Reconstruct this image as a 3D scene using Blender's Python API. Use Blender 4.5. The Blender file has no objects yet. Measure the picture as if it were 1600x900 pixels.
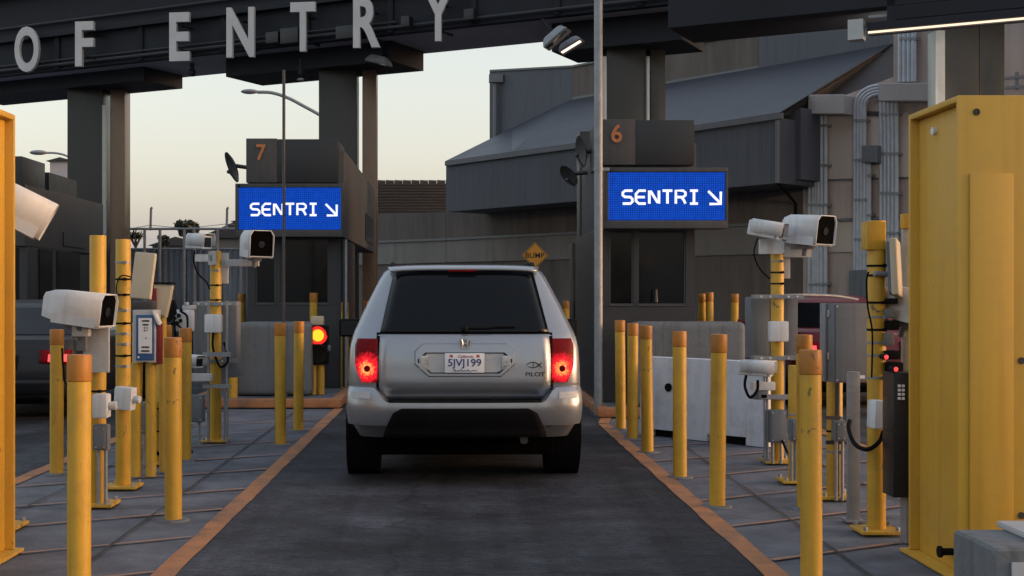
import bpy, bmesh, math, random
from mathutils import Vector, Matrix
random.seed(7)
R = math.radians
S = bpy.context.scene
COL = S.collection
F, CX, CY, EYE = 2000.0, 715.0, 462.0, 1.5

# ------------------------------------------------------------------ camera
cd = bpy.data.cameras.new("camera")
cam = bpy.data.objects.new("camera", cd)
COL.objects.link(cam)
cam.location = (0, 0, EYE)
cam.rotation_euler = (R(90), 0, 0)
cd.sensor_width = 36.0
cd.lens = F / 1600 * 36
cd.shift_x = (800 - CX) / 1600
cd.shift_y = (CY - 450) / 1600
cd.clip_start = 0.1
cd.clip_end = 3000
S.camera = cam

# ------------------------------------------------------------------ sky, sun, exposure
SUN_EL, SUN_AZ = 4, 95 # dusk: low sun off to the right, slightly behind
w = bpy.data.worlds.new("World")
S.world = w
w.use_nodes = True
nt = w.node_tree
bg = nt.nodes["Background"]
sky = nt.nodes.new("ShaderNodeTexSky")
sky.sky_type = 'NISHITA'
sky.sun_disc = False
sky.sun_elevation = R(SUN_EL)
sky.sun_rotation = R(SUN_AZ)
sky.altitude = 50
sky.air_density = 1.0
sky.dust_density = 4.0
sky.ozone_density = 1.0
hs = nt.nodes.new("ShaderNodeHueSaturation")
hs.inputs["Saturation"].default_value = 0.85
nt.links.new(sky.outputs[0], hs.inputs["Color"])
tint = nt.nodes.new("ShaderNodeMix")
tint.data_type = 'RGBA'
tint.blend_type = 'MULTIPLY'
tint.inputs[0].default_value = 1.0
tint.inputs[7].default_value = (1.15, 0.98, 0.86, 1)
nt.links.new(hs.outputs[0], tint.inputs[6])
veil = nt.nodes.new("ShaderNodeMix")      # thin even high cloud over the clear sky
veil.data_type = 'RGBA'
veil.inputs[0].default_value = 0.40
veil.inputs[7].default_value = (0.88, 1.02, 1.24, 1)
nt.links.new(tint.outputs[2], veil.inputs[6])
nt.links.new(veil.outputs[2], bg.inputs[0])
bg.inputs[1].default_value = 0.15
sd = bpy.data.lights.new("sun", 'SUN')
sd.energy = 0.12
sd.angle = R(12)
sd.color = (1.0, 0.78, 0.6)
sun = bpy.data.objects.new("sun", sd)
COL.objects.link(sun)
a = R(SUN_AZ)
sdir = Vector((math.sin(a) * math.cos(R(SUN_EL)), math.cos(a) * math.cos(R(SUN_EL)), math.sin(R(SUN_EL))))
sun.rotation_euler = (-sdir).to_track_quat('-Z', 'Y').to_euler()
vs = S.view_settings
vs.view_transform = 'Standard'
vs.look = 'None'
vs.gamma = 1
vs.use_curve_mapping = False
vs.exposure = 2.40

# ------------------------------------------------------------------ helpers
def P(px, py, Y):
    return Vector(((px - CX) / F * Y, Y, EYE + (CY - py) / F * Y))

def XP(px, Y): return (px - CX) / F * Y
def ZP(py, Y): return EYE + (CY - py) / F * Y
def G(px, py):
    Y = EYE * F / (py - CY)
    return Vector((XP(px, Y), Y, 0))

MATS = {}
def mat(name, color, rough=0.6, metal=0.0, var=0.18, scale=6.0, bump=0.15, bscale=40.0, dirt=None, dirt_amt=0.4,
        dirt_scale=2.5, streak=False, coat=0.0, spec=0.5, emit=None, estr=0.0, chips=None, chip_scale=14.0, chip_pos=0.66, runs=0.0):
    m = bpy.data.materials.new(name)
    m.use_nodes = True
    n = m.node_tree.nodes
    l = m.node_tree.links
    b = n["Principled BSDF"]
    tc = n.new("ShaderNodeTexCoord")
    src = tc.outputs["Object"]
    if streak:
        mp = n.new("ShaderNodeMapping")
        mp.inputs["Scale"].default_value = (1, 1, 0.12)
        l.new(src, mp.inputs[0])
        ssrc = mp.outputs[0]
    else:
        ssrc = src
    nz = n.new("ShaderNodeTexNoise")
    nz.inputs["Scale"].default_value = scale
    nz.inputs["Detail"].default_value = 7
    nz.inputs["Roughness"].default_value = 0.65
    l.new(ssrc, nz.inputs["Vector"])
    rp = n.new("ShaderNodeValToRGB")
    rp.color_ramp.elements[0].position = 0.3
    rp.color_ramp.elements[1].position = 0.72
    c = color
    rp.color_ramp.elements[0].color = (*[max(0, x * (1 - var)) for x in c], 1)
    rp.color_ramp.elements[1].color = (*[min(1, x * (1 + var)) for x in c], 1)
    l.new(nz.outputs[0], rp.inputs[0])
    out = rp.outputs[0]
    if dirt is not None:
        n2 = n.new("ShaderNodeTexNoise")
        n2.inputs["Scale"].default_value = dirt_scale
        n2.inputs["Detail"].default_value = 9
        n2.inputs["Roughness"].default_value = 0.72
        l.new(ssrc, n2.inputs["Vector"])
        r2 = n.new("ShaderNodeValToRGB")
        r2.color_ramp.elements[0].position = 0.48
        r2.color_ramp.elements[1].position = 0.70
        r2.color_ramp.elements[0].color = (0, 0, 0, 1)
        r2.color_ramp.elements[1].color = (dirt_amt,) * 3 + (1,)
        l.new(n2.outputs[0], r2.inputs[0])
        mx = n.new("ShaderNodeMix")
        mx.data_type = 'RGBA'
        l.new(r2.outputs[0], mx.inputs[0])
        l.new(out, mx.inputs[6])
        mx.inputs[7].default_value = (*dirt, 1)
        out = mx.outputs[2]
    if chips is not None:
        n4 = n.new("ShaderNodeTexNoise")
        n4.inputs["Scale"].default_value = chip_scale
        n4.inputs["Detail"].default_value = 6
        n4.inputs["Roughness"].default_value = 0.6
        n4.inputs["Distortion"].default_value = 0.6
        l.new(src, n4.inputs["Vector"])
        r4 = n.new("ShaderNodeValToRGB")
        r4.color_ramp.elements[0].position = chip_pos
        r4.color_ramp.elements[1].position = chip_pos + 0.025
        r4.color_ramp.elements[0].color = (0, 0, 0, 1)
        r4.color_ramp.elements[1].color = (0.85,) * 3 + (1,)
        l.new(n4.outputs[0], r4.inputs[0])
        m4 = n.new("ShaderNodeMix")
        m4.data_type = 'RGBA'
        l.new(r4.outputs[0], m4.inputs[0])
        l.new(out, m4.inputs[6])
        m4.inputs[7].default_value = (*chips, 1)
        out = m4.outputs[2]
    if runs:
        mp5 = n.new("ShaderNodeMapping")
        mp5.inputs["Scale"].default_value = (9, 9, 0.35)
        l.new(src, mp5.inputs[0])
        n5 = n.new("ShaderNodeTexNoise")
        n5.inputs["Scale"].default_value = 1.6
        n5.inputs["Detail"].default_value = 5
        l.new(mp5.outputs[0], n5.inputs["Vector"])
        r5 = n.new("ShaderNodeValToRGB")
        r5.color_ramp.elements[0].position = 0.50
        r5.color_ramp.elements[1].position = 0.74
        r5.color_ramp.elements[0].color = (1, 1, 1, 1)
        k5 = 1 - runs
        r5.color_ramp.elements[1].color = (k5, k5 * .95, k5 * .9, 1)
        l.new(n5.outputs[0], r5.inputs[0])
        m5 = n.new("ShaderNodeMix")
        m5.data_type = 'RGBA'
        m5.blend_type = 'MULTIPLY'
        m5.inputs[0].default_value = 1
        l.new(out, m5.inputs[6])
        l.new(r5.outputs[0], m5.inputs[7])
        out = m5.outputs[2]
    l.new(out, b.inputs["Base Color"])
    b.inputs["Roughness"].default_value = rough
    b.inputs["Metallic"].default_value = metal
    b.inputs["Specular IOR Level"].default_value = spec
    if coat:
        b.inputs["Coat Weight"].default_value = coat
        b.inputs["Coat Roughness"].default_value = 0.08
    # roughness breakup
    mr = n.new("ShaderNodeMapRange")
    mr.inputs[3].default_value = max(0.03, rough - 0.1)
    mr.inputs[4].default_value = min(1, rough + 0.12)
    l.new(nz.outputs[0], mr.inputs[0])
    l.new(mr.outputs[0], b.inputs["Roughness"])
    if bump:
        n3 = n.new("ShaderNodeTexNoise")
        n3.inputs["Scale"].default_value = bscale
        n3.inputs["Detail"].default_value = 5
        l.new(src, n3.inputs["Vector"])
        bp = n.new("ShaderNodeBump")
        bp.inputs["Strength"].default_value = bump
        bp.inputs["Distance"].default_value = 0.02
        l.new(n3.outputs[0], bp.inputs["Height"])
        l.new(bp.outputs[0], b.inputs["Normal"])
    if emit:
        b.inputs["Emission Color"].default_value = (*emit, 1)
        b.inputs["Emission Strength"].default_value = estr
    MATS[name] = m
    return m

class MB:
    """collects shapes in world coordinates, links them as ONE mesh object"""
    def __init__(s):
        s.bm = bmesh.new()
    def _merge(s, t, M=None):
        if M is not None:
            bmesh.ops.transform(t, matrix=M, verts=t.verts)
        me = bpy.data.meshes.new("tmp")
        t.to_mesh(me)
        t.free()
        s.bm.from_mesh(me)
        bpy.data.meshes.remove(me)
    def box(s, x0, x1, y0, y1, z0, z1, bev=0.0, M=None, seg=2):
        t = bmesh.new()
        bmesh.ops.create_cube(t, size=1)
        bmesh.ops.scale(t, vec=(abs(x1 - x0), abs(y1 - y0), abs(z1 - z0)), verts=t.verts)
        bmesh.ops.translate(t, vec=((x0 + x1) / 2, (y0 + y1) / 2, (z0 + z1) / 2), verts=t.verts)
        if bev:
            bmesh.ops.bevel(t, geom=t.edges[:], offset=bev, segments=seg, affect='EDGES', profile=0.6)
        s._merge(t, M)
        return s
    def cyl(s, p0, p1, r0, r1=None, seg=20, cap=True, bev=0.0):
        p0, p1 = Vector(p0), Vector(p1)
        d = p1 - p0
        r1 = r0 if r1 is None else r1
        t = bmesh.new()
        bmesh.ops.create_cone(t, cap_ends=cap, segments=seg, radius1=r0, radius2=r1, depth=d.length)
        if bev:
            e = [x for x in t.edges if len(x.link_faces) == 2 and any(len(f.verts) > 4 for f in x.link_faces)]
            bmesh.ops.bevel(t, geom=e, offset=bev, segments=2, affect='EDGES', profile=0.6)
        q = d.to_track_quat('Z', 'Y').to_matrix().to_4x4()
        s._merge(t, Matrix.Translation((p0 + p1) / 2) @ q)
        return s
    def sphere(s, c, r, sc=(1, 1, 1), seg=16):
        t = bmesh.new()
        bmesh.ops.create_uvsphere(t, u_segments=seg, v_segments=max(6, seg // 2), radius=r)
        s._merge(t, Matrix.Translation(c) @ Matrix.Diagonal((*sc, 1)))
        return s
    def tube(s, pts, r, seg=10):
        pts = [Vector(p) for p in pts]
        rings = []
        n = len(pts)
        up = Vector((0.13, 0.21, 0.97)).normalized()
        prev = None
        for i, p in enumerate(pts):
            t = (pts[min(i + 1, n - 1)] - pts[max(i - 1, 0)]).normalized()
            if prev is None:
                u = t.cross(up)
                if u.length < 0.05:
                    u = t.cross(Vector((1, 0, 0)))
            else:
                u = prev - t * prev.dot(t)
            u.normalize()
            prev = u
            v = t.cross(u)
            rings.append([p + (u * math.cos(k * 2 * math.pi / seg) + v * math.sin(k * 2 * math.pi / seg)) * r for k in range(seg)])
        return s.loft(rings)
    def loft(s, rings, cap0=True, cap1=True, closed=True):
        vv = [[s.bm.verts.new(p) for p in r] for r in rings]
        m = len(rings[0])
        for i in range(len(vv) - 1):
            for k in range(m if closed else m - 1):
                k2 = (k + 1) % m
                try:
                    s.bm.faces.new((vv[i][k], vv[i][k2], vv[i + 1][k2], vv[i + 1][k]))
                except ValueError:
                    pass
        if closed and cap0:
            s.bm.faces.new(vv[0][::-1])
        if closed and cap1:
            s.bm.faces.new(vv[-1])
        return s
    def prism(s, poly, ext):
        ext = Vector(ext)
        a_ = [Vector(p) for p in poly]
        return s.loft([a_, [p + ext for p in a_]])
    def face(s, pts):
        s.bm.faces.new([s.bm.verts.new(p) for p in pts])
        return s
    def grid(s, fn, us, vs_, thick=None):
        vv = [[s.bm.verts.new(fn(u, v)) for u in us] for v in vs_]
        for j in range(len(vs_) - 1):
            for i in range(len(us) - 1):
                s.bm.faces.new((vv[j][i], vv[j][i + 1], vv[j + 1][i + 1], vv[j + 1][i]))
        return s
    def lathe(s, prof, M, seg=28):
        """prof: list of (r, h) about local Z"""
        rings = [[M @ Vector((r * math.cos(k * 2 * math.pi / seg), r * math.sin(k * 2 * math.pi / seg), h)) for k in range(seg)] for r, h in prof]
        return s.loft(rings)
    def build(s, name, m, parent=None, smooth=35, local=False, solid=0.0, subsurf=0):
        bmesh.ops.recalc_face_normals(s.bm, faces=s.bm.faces[:])
        me = bpy.data.meshes.new(name)
        s.bm.to_mesh(me)
        s.bm.free()
        me.materials.append(m if not isinstance(m, str) else MATS[m])
        o = bpy.data.objects.new(name, me)
        COL.objects.link(o)
        if parent is not None:
            o.parent = parent
            if not local:
                off = Vector((0, 0, 0))
                q = parent
                while q is not None:
                    off += q.location
                    q = q.parent
                me.transform(Matrix.Translation(-off))
        if smooth:
            for f in me.polygons:
                f.use_smooth = True
            me.set_sharp_from_angle(angle=R(smooth))
        if solid:
            md = o.modifiers.new("solid", 'SOLIDIFY')
            md.thickness = solid
            md.offset = 0
        if subsurf:
            md = o.modifiers.new("sub", 'SUBSURF')
            md.levels = md.render_levels = subsurf
        return o

def tag(o, label=None, cat=None, group=None, kind=None):
    if label: o['label'] = label
    if cat: o['category'] = cat
    if group: o['group'] = group
    if kind: o['kind'] = kind
    return o

def thing(name, label, cat, loc=(0, 0, 0), group=None, rot=(0, 0, 0)):
    o = bpy.data.objects.new(name, None)
    o.empty_display_size = 0.2
    COL.objects.link(o)
    o.location = loc
    o.rotation_euler = rot
    return tag(o, label, cat, group)

def copy_tree(o, parent=None):
    c = o.copy()
    COL.objects.link(c)
    c.parent = parent
    for ch in o.children:
        copy_tree(ch, c)
    return c

def text_bm(txt, width, height, depth, bold=0.0, M=None):
    cu = bpy.data.curves.new("t", 'FONT')
    cu.body = txt
    cu.extrude = 0.1
    cu.offset = bold
    cu.resolution_u = 5
    o = bpy.data.objects.new("t", cu)
    COL.objects.link(o)
    dg = bpy.context.evaluated_depsgraph_get()
    dg.update()
    me = bpy.data.meshes.new_from_object(o.evaluated_get(dg))
    bpy.data.objects.remove(o)
    bpy.data.curves.remove(cu)
    xs = [v.co.x for v in me.vertices]
    ys = [v.co.y for v in me.vertices]
    sx = width / (max(xs) - min(xs))
    sy = height / (max(ys) - min(ys))
    cx, cy = (max(xs) + min(xs)) / 2, (max(ys) + min(ys)) / 2
    for v in me.vertices:
        x, y, z = v.co
        v.co = ((x - cx) * sx, -z * 5 * depth, (y - cy) * sy)     # faces -Y, upright
    if M is not None:
        me.transform(M)
    return me

def text_mb(mb, txt, width, height, depth, bold=0.0, M=None):
    me = text_bm(txt, width, height, depth, bold, M)
    mb.bm.from_mesh(me)
    bpy.data.meshes.remove(me)
    return mb

T = Matrix.Translation
def RX(d): return Matrix.Rotation(R(d), 4, 'X')
def RY(d): return Matrix.Rotation(R(d), 4, 'Y')
def RZ(d): return Matrix.Rotation(R(d), 4, 'Z')

# ------------------------------------------------------------------ materials
mat("concrete_pave", (0.122, 0.131, 0.158), 0.85, var=0.36, scale=2.4, bump=0.35, bscale=60, chips=(0.06, 0.062, 0.07), chip_scale=30, chip_pos=0.67, dirt=(0.045, 0.046, 0.054), dirt_amt=0.7, dirt_scale=0.9, spec=0.25)
mat("road_surface", (0.04, 0.043, 0.053), 0.8, var=0.4, scale=1.1, bump=0.5, bscale=35, dirt=(0.011, 0.011, 0.014), dirt_amt=0.8, dirt_scale=0.9, spec=0.2)
def road_wear(m):
    n, l = m.node_tree.nodes, m.node_tree.links
    b = n["Principled BSDF"]
    src = b.inputs["Base Color"].links[0].from_socket
    tc = n.new("ShaderNodeTexCoord")
    out = src
    for sc, p0, p1, c0, c1 in (((1.5, 0.05, 1), .34, .68, .60, 1.50), ((1.1, 1.9, 1), .34, .66, .68, 1.30), ((12, 18, 1), .35, .7, .74, 1.30), ((55, 55, 1), .32, .72, .62, 1.45)):
        mp = n.new("ShaderNodeMapping"); mp.inputs["Scale"].default_value = sc
        l.new(tc.outputs["Object"], mp.inputs[0])
        nz = n.new("ShaderNodeTexNoise"); nz.inputs["Scale"].default_value = 1.0; nz.inputs["Detail"].default_value = 6; nz.inputs["Roughness"].default_value = .62; nz.inputs["Distortion"].default_value = .25
        l.new(mp.outputs[0], nz.inputs["Vector"])
        mr = n.new("ShaderNodeMapRange"); mr.inputs[1].default_value = p0; mr.inputs[2].default_value = p1; mr.inputs[3].default_value = c0; mr.inputs[4].default_value = c1
        l.new(nz.outputs[0], mr.inputs[0])
        mx = n.new("ShaderNodeMix"); mx.data_type = 'RGBA'; mx.blend_type = 'MULTIPLY'; mx.inputs[0].default_value = 1
        l.new(out, mx.inputs[6]); l.new(mr.outputs[0], mx.inputs[7])
        out = mx.outputs[2]
    # cracks
    wr = n.new("ShaderNodeTexNoise"); wr.inputs["Scale"].default_value = 2.2; wr.inputs["Detail"].default_value = 5
    l.new(tc.outputs["Object"], wr.inputs["Vector"])
    vm = n.new("ShaderNodeMix"); vm.data_type = 'VECTOR'; vm.inputs[0].default_value = .35
    l.new(tc.outputs["Object"], vm.inputs[4]); l.new(wr.outputs["Color"], vm.inputs[5])
    vo = n.new("ShaderNodeTexVoronoi"); vo.feature = 'DISTANCE_TO_EDGE'; vo.inputs["Scale"].default_value = .38
    l.new(vm.outputs[1], vo.inputs["Vector"])
    mr = n.new("ShaderNodeMapRange"); mr.inputs[1].default_value = .002; mr.inputs[2].default_value = .008; mr.inputs[3].default_value = .66; mr.inputs[4].default_value = 1
    l.new(vo.outputs["Distance"], mr.inputs[0])
    mx = n.new("ShaderNodeMix"); mx.data_type = 'RGBA'; mx.blend_type = 'MULTIPLY'; mx.inputs[0].default_value = 1
    l.new(out, mx.inputs[6]); l.new(mr.outputs[0], mx.inputs[7])
    l.new(mx.outputs[2], b.inputs["Base Color"])
road_wear(MATS["road_surface"])
mat("ground_far", (0.08, 0.08, 0.085), 0.9, var=0.25, scale=0.3, bump=0.1)
mat("orange_paint", (0.36, 0.155, 0.065), 0.75, var=0.25, scale=5, bump=0.25, bscale=50, dirt=(0.075, 0.068, 0.068), dirt_amt=0.85, dirt_scale=2.2)
mat("faded_orange", (0.33, 0.175, 0.115), 0.8, var=0.3, scale=6, bump=0.2, dirt=(0.11, 0.105, 0.115), dirt_amt=0.9, dirt_scale=3.0)
mat("joint_dark", (0.03, 0.031, 0.036), 0.9, var=0.3)
mat("yellow_paint", (0.53, 0.305, 0.028), 0.5, var=0.12, scale=3, bump=0.08, bscale=25, dirt=(0.33, 0.20, 0.05), dirt_amt=0.6, dirt_scale=4.0, chips=(0.10, 0.07, 0.04), chip_scale=11, chip_pos=0.635, runs=0.30)
mat("yellow_portal", (0.56, 0.32, 0.035), 0.45, var=0.10, scale=2, bump=0.06, bscale=18, dirt=(0.36, 0.22, 0.05), dirt_amt=0.55, dirt_scale=2.0, chips=(0.16, 0.09, 0.03), chip_scale=7, chip_pos=0.70, runs=0.13)
mat("orange_cap", (0.4, 0.155, 0.018), 0.5, var=0.14, scale=5, bump=0.05, dirt=(0.26, 0.12, 0.03), dirt_amt=0.6, dirt_scale=8, chips=(0.12, 0.07, 0.03), chip_scale=18, chip_pos=0.64, runs=0.3)
mat("white_paint", (0.56, 0.58, 0.62), 0.45, var=0.06, scale=4, bump=0.04, dirt=(0.42, 0.41, 0.40), dirt_amt=0.45, dirt_scale=5, runs=0.2)
mat("white_barrier", (0.57, 0.61, 0.69), 0.6, var=0.08, scale=2, bump=0.1, bscale=15, dirt=(0.26, 0.27, 0.29), dirt_amt=0.5, dirt_scale=3, chips=(0.15, 0.15, 0.16), chip_scale=6, chip_pos=0.70, runs=0.10)
mat("tan_plastic", (0.45, 0.39, 0.29), 0.5, var=0.06, scale=4, bump=0.03)
mat("grey_enclosure", (0.135, 0.15, 0.172), 0.6, runs=0.2, spec=0.3, var=0.1, scale=5, bump=0.05)
mat("grey_panel", (0.145, 0.16, 0.182), 0.65, runs=0.2, spec=0.3, var=0.12, scale=3, bump=0.06)
mat("galvanized", (0.24, 0.255, 0.28), 0.5, 0.35, var=0.2, scale=9, bump=0.06)
mat("conduit_metal", (0.42, 0.46, 0.52), 0.45, 0.25, var=0.15, scale=5, bump=0.03)
mat("steel_bright", (0.7, 0.7, 0.7), 0.28, 0.9, var=0.1)
mat("black_rubber", (0.004, 0.004, 0.005), 0.8, var=0.3, bump=0.1, spec=0.1)
mat("black_plastic", (0.006, 0.006, 0.007), 0.75, var=0.25, bump=0.04, spec=0.12)
mat("void_black", (0.002, 0.002, 0.0022), 0.9, var=0.2, bump=0, spec=0.03)
mat("box_pale", (0.34, 0.325, 0.33), 0.5, var=0.12, scale=2, bump=0.05)
mat("dark_metal_panel", (0.03, 0.03, 0.033), 0.35, 0.5, var=0.2, scale=7)
mat("lens_dark", (0.008, 0.009, 0.012), 0.08, var=0.1, bump=0)
mat("booth_grey", (0.055, 0.056, 0.06), 0.7, runs=0.25, var=0.14, scale=2, bump=0.08, bscale=30, dirt=(0.035, 0.035, 0.036), dirt_amt=0.4)
mat("booth_dark", (0.028, 0.029, 0.034), 0.6, var=0.2, scale=2, bump=0.05)
mat("booth_panel", (0.011, 0.012, 0.016), 0.45, var=0.2, bump=0.03)
mat("window_dark", (0.004, 0.005, 0.006), 0.12, var=0.2, bump=0, spec=0.25)
mat("window_frame", (0.06, 0.06, 0.065), 0.5, 0.4, var=0.15)
mat("crash_block", (0.135, 0.145, 0.16), 0.85, var=0.16, scale=2, bump=0.3, bscale=25, dirt=(0.07, 0.072, 0.08), dirt_amt=0.6, dirt_scale=2, runs=0.35, chips=(0.07, 0.07, 0.075), chip_scale=9, chip_pos=0.68)
mat("canopy_dark", (0.013, 0.015, 0.022), 0.7, var=0.35, scale=0.8, bump=0.05, spec=0.3)
mat("canopy_soffit", (0.36, 0.37, 0.43), 0.7, var=0.2, scale=0.7, bump=0.05)
mat("canopy_letter", (0.5, 0.5, 0.51), 0.5, var=0.1, scale=2, bump=0.03)
mat("column_clad", (0.04, 0.04, 0.038), 0.38, 0.55, var=0.15, scale=0.8, bump=0.03)
mat("column_warm_reflection", (0.15, 0.105, 0.075), 0.35, 0.5, var=0.2, scale=0.6, bump=0.03)  # column cladding with the warm sky reflection put into its colour
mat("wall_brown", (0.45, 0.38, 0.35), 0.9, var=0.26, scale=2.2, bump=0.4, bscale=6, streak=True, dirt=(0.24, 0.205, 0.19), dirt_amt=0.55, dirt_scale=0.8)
mat("wall_shade_brown", (0.125, 0.106, 0.097), 0.9, var=0.3, scale=2.2, bump=0.4, bscale=6, streak=True, dirt=(0.06, 0.052, 0.049), dirt_amt=0.6, dirt_scale=1.2)  # darker copy of the brown wall, shade put into its colour
mat("wall_shade_band", (0.21, 0.195, 0.185), 0.9, var=0.3, scale=3.0, bump=0.4, bscale=8, streak=True, dirt=(0.11, 0.10, 0.094), dirt_amt=0.6, dirt_scale=1.5)  # darker copy of the pale band, its shade put into the colour too
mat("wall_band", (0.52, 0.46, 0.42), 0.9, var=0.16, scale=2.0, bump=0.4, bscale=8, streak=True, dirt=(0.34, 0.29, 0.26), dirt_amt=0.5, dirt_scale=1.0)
mat("clad_grey", (0.072, 0.08, 0.103), 0.6, runs=0.22, var=0.16, scale=0.7, bump=0.1, bscale=5, streak=True)
mat("roof_blue", (0.034, 0.039, 0.056), 0.5, 0.2, var=0.12, scale=0.6, bump=0.08, bscale=4)
mat("roof_dark", (0.04, 0.036, 0.037), 0.7, var=0.15, scale=0.6, bump=0.08)
mat("trim_grey", (0.13, 0.137, 0.15), 0.5, 0.2, var=0.1)
mat("roof_tile", (0.034, 0.028, 0.026), 0.8, var=0.35, scale=3, bump=0.3)
mat("fence_mesh", (0.16, 0.18, 0.21), 0.6, 0.3, var=0.2, scale=1.5, bump=0.3, bscale=30, streak=True)
mat("far_building", (0.16, 0.14, 0.125), 0.9, var=0.15, scale=0.3)
mat("far_white", (0.4, 0.39, 0.42), 0.8, var=0.05)
mat("hill_soil", (0.1, 0.085, 0.07), 1.0, var=0.3, scale=0.2)
mat("leaf", (0.03, 0.036, 0.022), 0.7, var=0.4, scale=2, bump=0)
mat("bark", (0.07, 0.055, 0.045), 0.9, var=0.3)
mat("silver_paint", (0.27, 0.29, 0.33), 0.30, 0.6, var=0.05, scale=2, bump=0.015, bscale=12, coat=0.8, dirt=(0.30, 0.29, 0.28), dirt_amt=0.3, dirt_scale=3)
mat("dark_paint", (0.009, 0.010, 0.015), 0.5, 0.0, var=0.1, bump=0.01, coat=0.15, spec=0.3)
mat("red_paint", (0.085, 0.005, 0.012), 0.4, 0.2, var=0.1, bump=0.01, coat=0.15, spec=0.3)
mat("car_glass", (0.003, 0.004, 0.006), 0.09, var=0.1, bump=0, spec=0.18)
mat("tyre", (0.007, 0.007, 0.008), 0.85, var=0.25, bump=0.2, spec=0.2)
mat("rim", (0.3, 0.3, 0.31), 0.35, 0.8, var=0.1)
mat("chrome", (0.55, 0.55, 0.56), 0.32, 1.0, var=0.05, bump=0)
mat("red_lens", (0.15, 0.003, 0.008), 0.3, var=0.15, scale=12, bump=0.12, bscale=90, coat=0.0, spec=0.08)
mat("clear_lens", (0.45, 0.45, 0.45), 0.15, 0.3, var=0.3, scale=20, bump=0.3, bscale=90)
mat("plate_white", (0.72, 0.74, 0.80), 0.45, var=0.05, scale=10, bump=0.02)
mat("plate_red", (0.45, 0.06, 0.06), 0.5, var=0.05)
mat("plate_blue", (0.03, 0.04, 0.16), 0.5, var=0.1)
mat("panel_pale", (0.4, 0.41, 0.43), 0.45, var=0.06)
mat("sign_yellow", (0.78, 0.34, 0.03), 0.5, var=0.06, bump=0.02)
mat("sign_black", (0.012, 0.012, 0.012), 0.5, var=0.1)
mat("sign_blue", (0.03, 0.09, 0.24), 0.45, var=0.08)
mat("sign_white", (0.66, 0.67, 0.70), 0.45, var=0.04)
mat("number_orange", (0.42, 0.15, 0.05), 0.6, var=0.2, scale=8)
mat("strip_pale", (0.36, 0.38, 0.38), 0.4, 0.3, var=0.1)
mat("red_plastic", (0.16, 0.012, 0.02), 0.4, var=0.2)

def emat(name, color, strength, base=(0.02, 0.02, 0.02)):
    m = bpy.data.materials.new(name)
    m.use_nodes = True
    b = m.node_tree.nodes["Principled BSDF"]
    b.inputs["Base Color"].default_value = (*base, 1)
    b.inputs["Roughness"].default_value = 0.3
    b.inputs["Emission Color"].default_value = (*color, 1)
    b.inputs["Emission Strength"].default_value = strength
    MATS[name] = m
    return m
emat("led_white", (0.92, 0.93, 1.0), 0.22)
emat("tube_lit", (1.0, 0.72, 0.50), 0.30)
emat("flood_lit", (1.0, 0.78, 0.60), 0.36)
emat("signal_red_core", (1.0, 0.42, 0.015), 0.36)
emat("signal_red_rim", (0.9, 0.02, 0.015), 0.22)
emat("red_marker", (1.0, 0.05, 0.06), 0.3)
emat("far_brake", (1.0, 0.04, 0.045), 0.6, base=(0.1, 0.005, 0.005))

def led_blue():
    m = bpy.data.materials.new("led_blue")
    m.use_nodes = True
    n, l = m.node_tree.nodes, m.node_tree.links
    b = n["Principled BSDF"]
    b.inputs["Base Color"].default_value = (0.001, 0.002, 0.008, 1)
    b.inputs["Specular IOR Level"].default_value = 0.1
    b.inputs["Roughness"].default_value = 0.4
    tc = n.new("ShaderNodeTexCoord")
    sp = n.new("ShaderNodeSeparateXYZ")
    l.new(tc.outputs["Object"], sp.inputs[0])
    outs = []
    for ax in (0, 2):
        mu = n.new("ShaderNodeMath"); mu.operation = 'MULTIPLY'; mu.inputs[1].default_value = 1 / 0.028
        l.new(sp.outputs[ax], mu.inputs[0])
        fr = n.new("ShaderNodeMath"); fr.operation = 'PINGPONG'; fr.inputs[1].default_value = 0.5
        l.new(mu.outputs[0], fr.inputs[0])
        mr = n.new("ShaderNodeMapRange"); mr.interpolation_type = 'SMOOTHSTEP'
        mr.inputs[1].default_value = 0.0; mr.inputs[2].default_value = 0.28
        mr.inputs[3].default_value = 0.35; mr.inputs[4].default_value = 1.0
        l.new(fr.outputs[0], mr.inputs[0])
        outs.append(mr)
    mm = n.new("ShaderNodeMath"); mm.operation = 'MULTIPLY'
    l.new(outs[0].outputs[0], mm.inputs[0]); l.new(outs[1].outputs[0], mm.inputs[1])
    nz = n.new("ShaderNodeTexNoise"); nz.inputs["Scale"].default_value = 14
    l.new(tc.outputs["Object"], nz.inputs["Vector"])
    m2 = n.new("ShaderNodeMath"); m2.operation = 'MULTIPLY_ADD'; m2.inputs[1].default_value = 0.07; m2.inputs[2].default_value = 0.085
    l.new(nz.outputs[0], m2.inputs[0])
    m3 = n.new("ShaderNodeMath"); m3.operation = 'MULTIPLY'
    l.new(mm.outputs[0], m3.inputs[0]); l.new(m2.outputs[0], m3.inputs[1])
    l.new(m3.outputs[0], b.inputs["Emission Strength"])
    b.inputs["Emission Color"].default_value = (0.004, 0.125, 1.0, 1)
    MATS["led_blue"] = m
led_blue()

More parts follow.
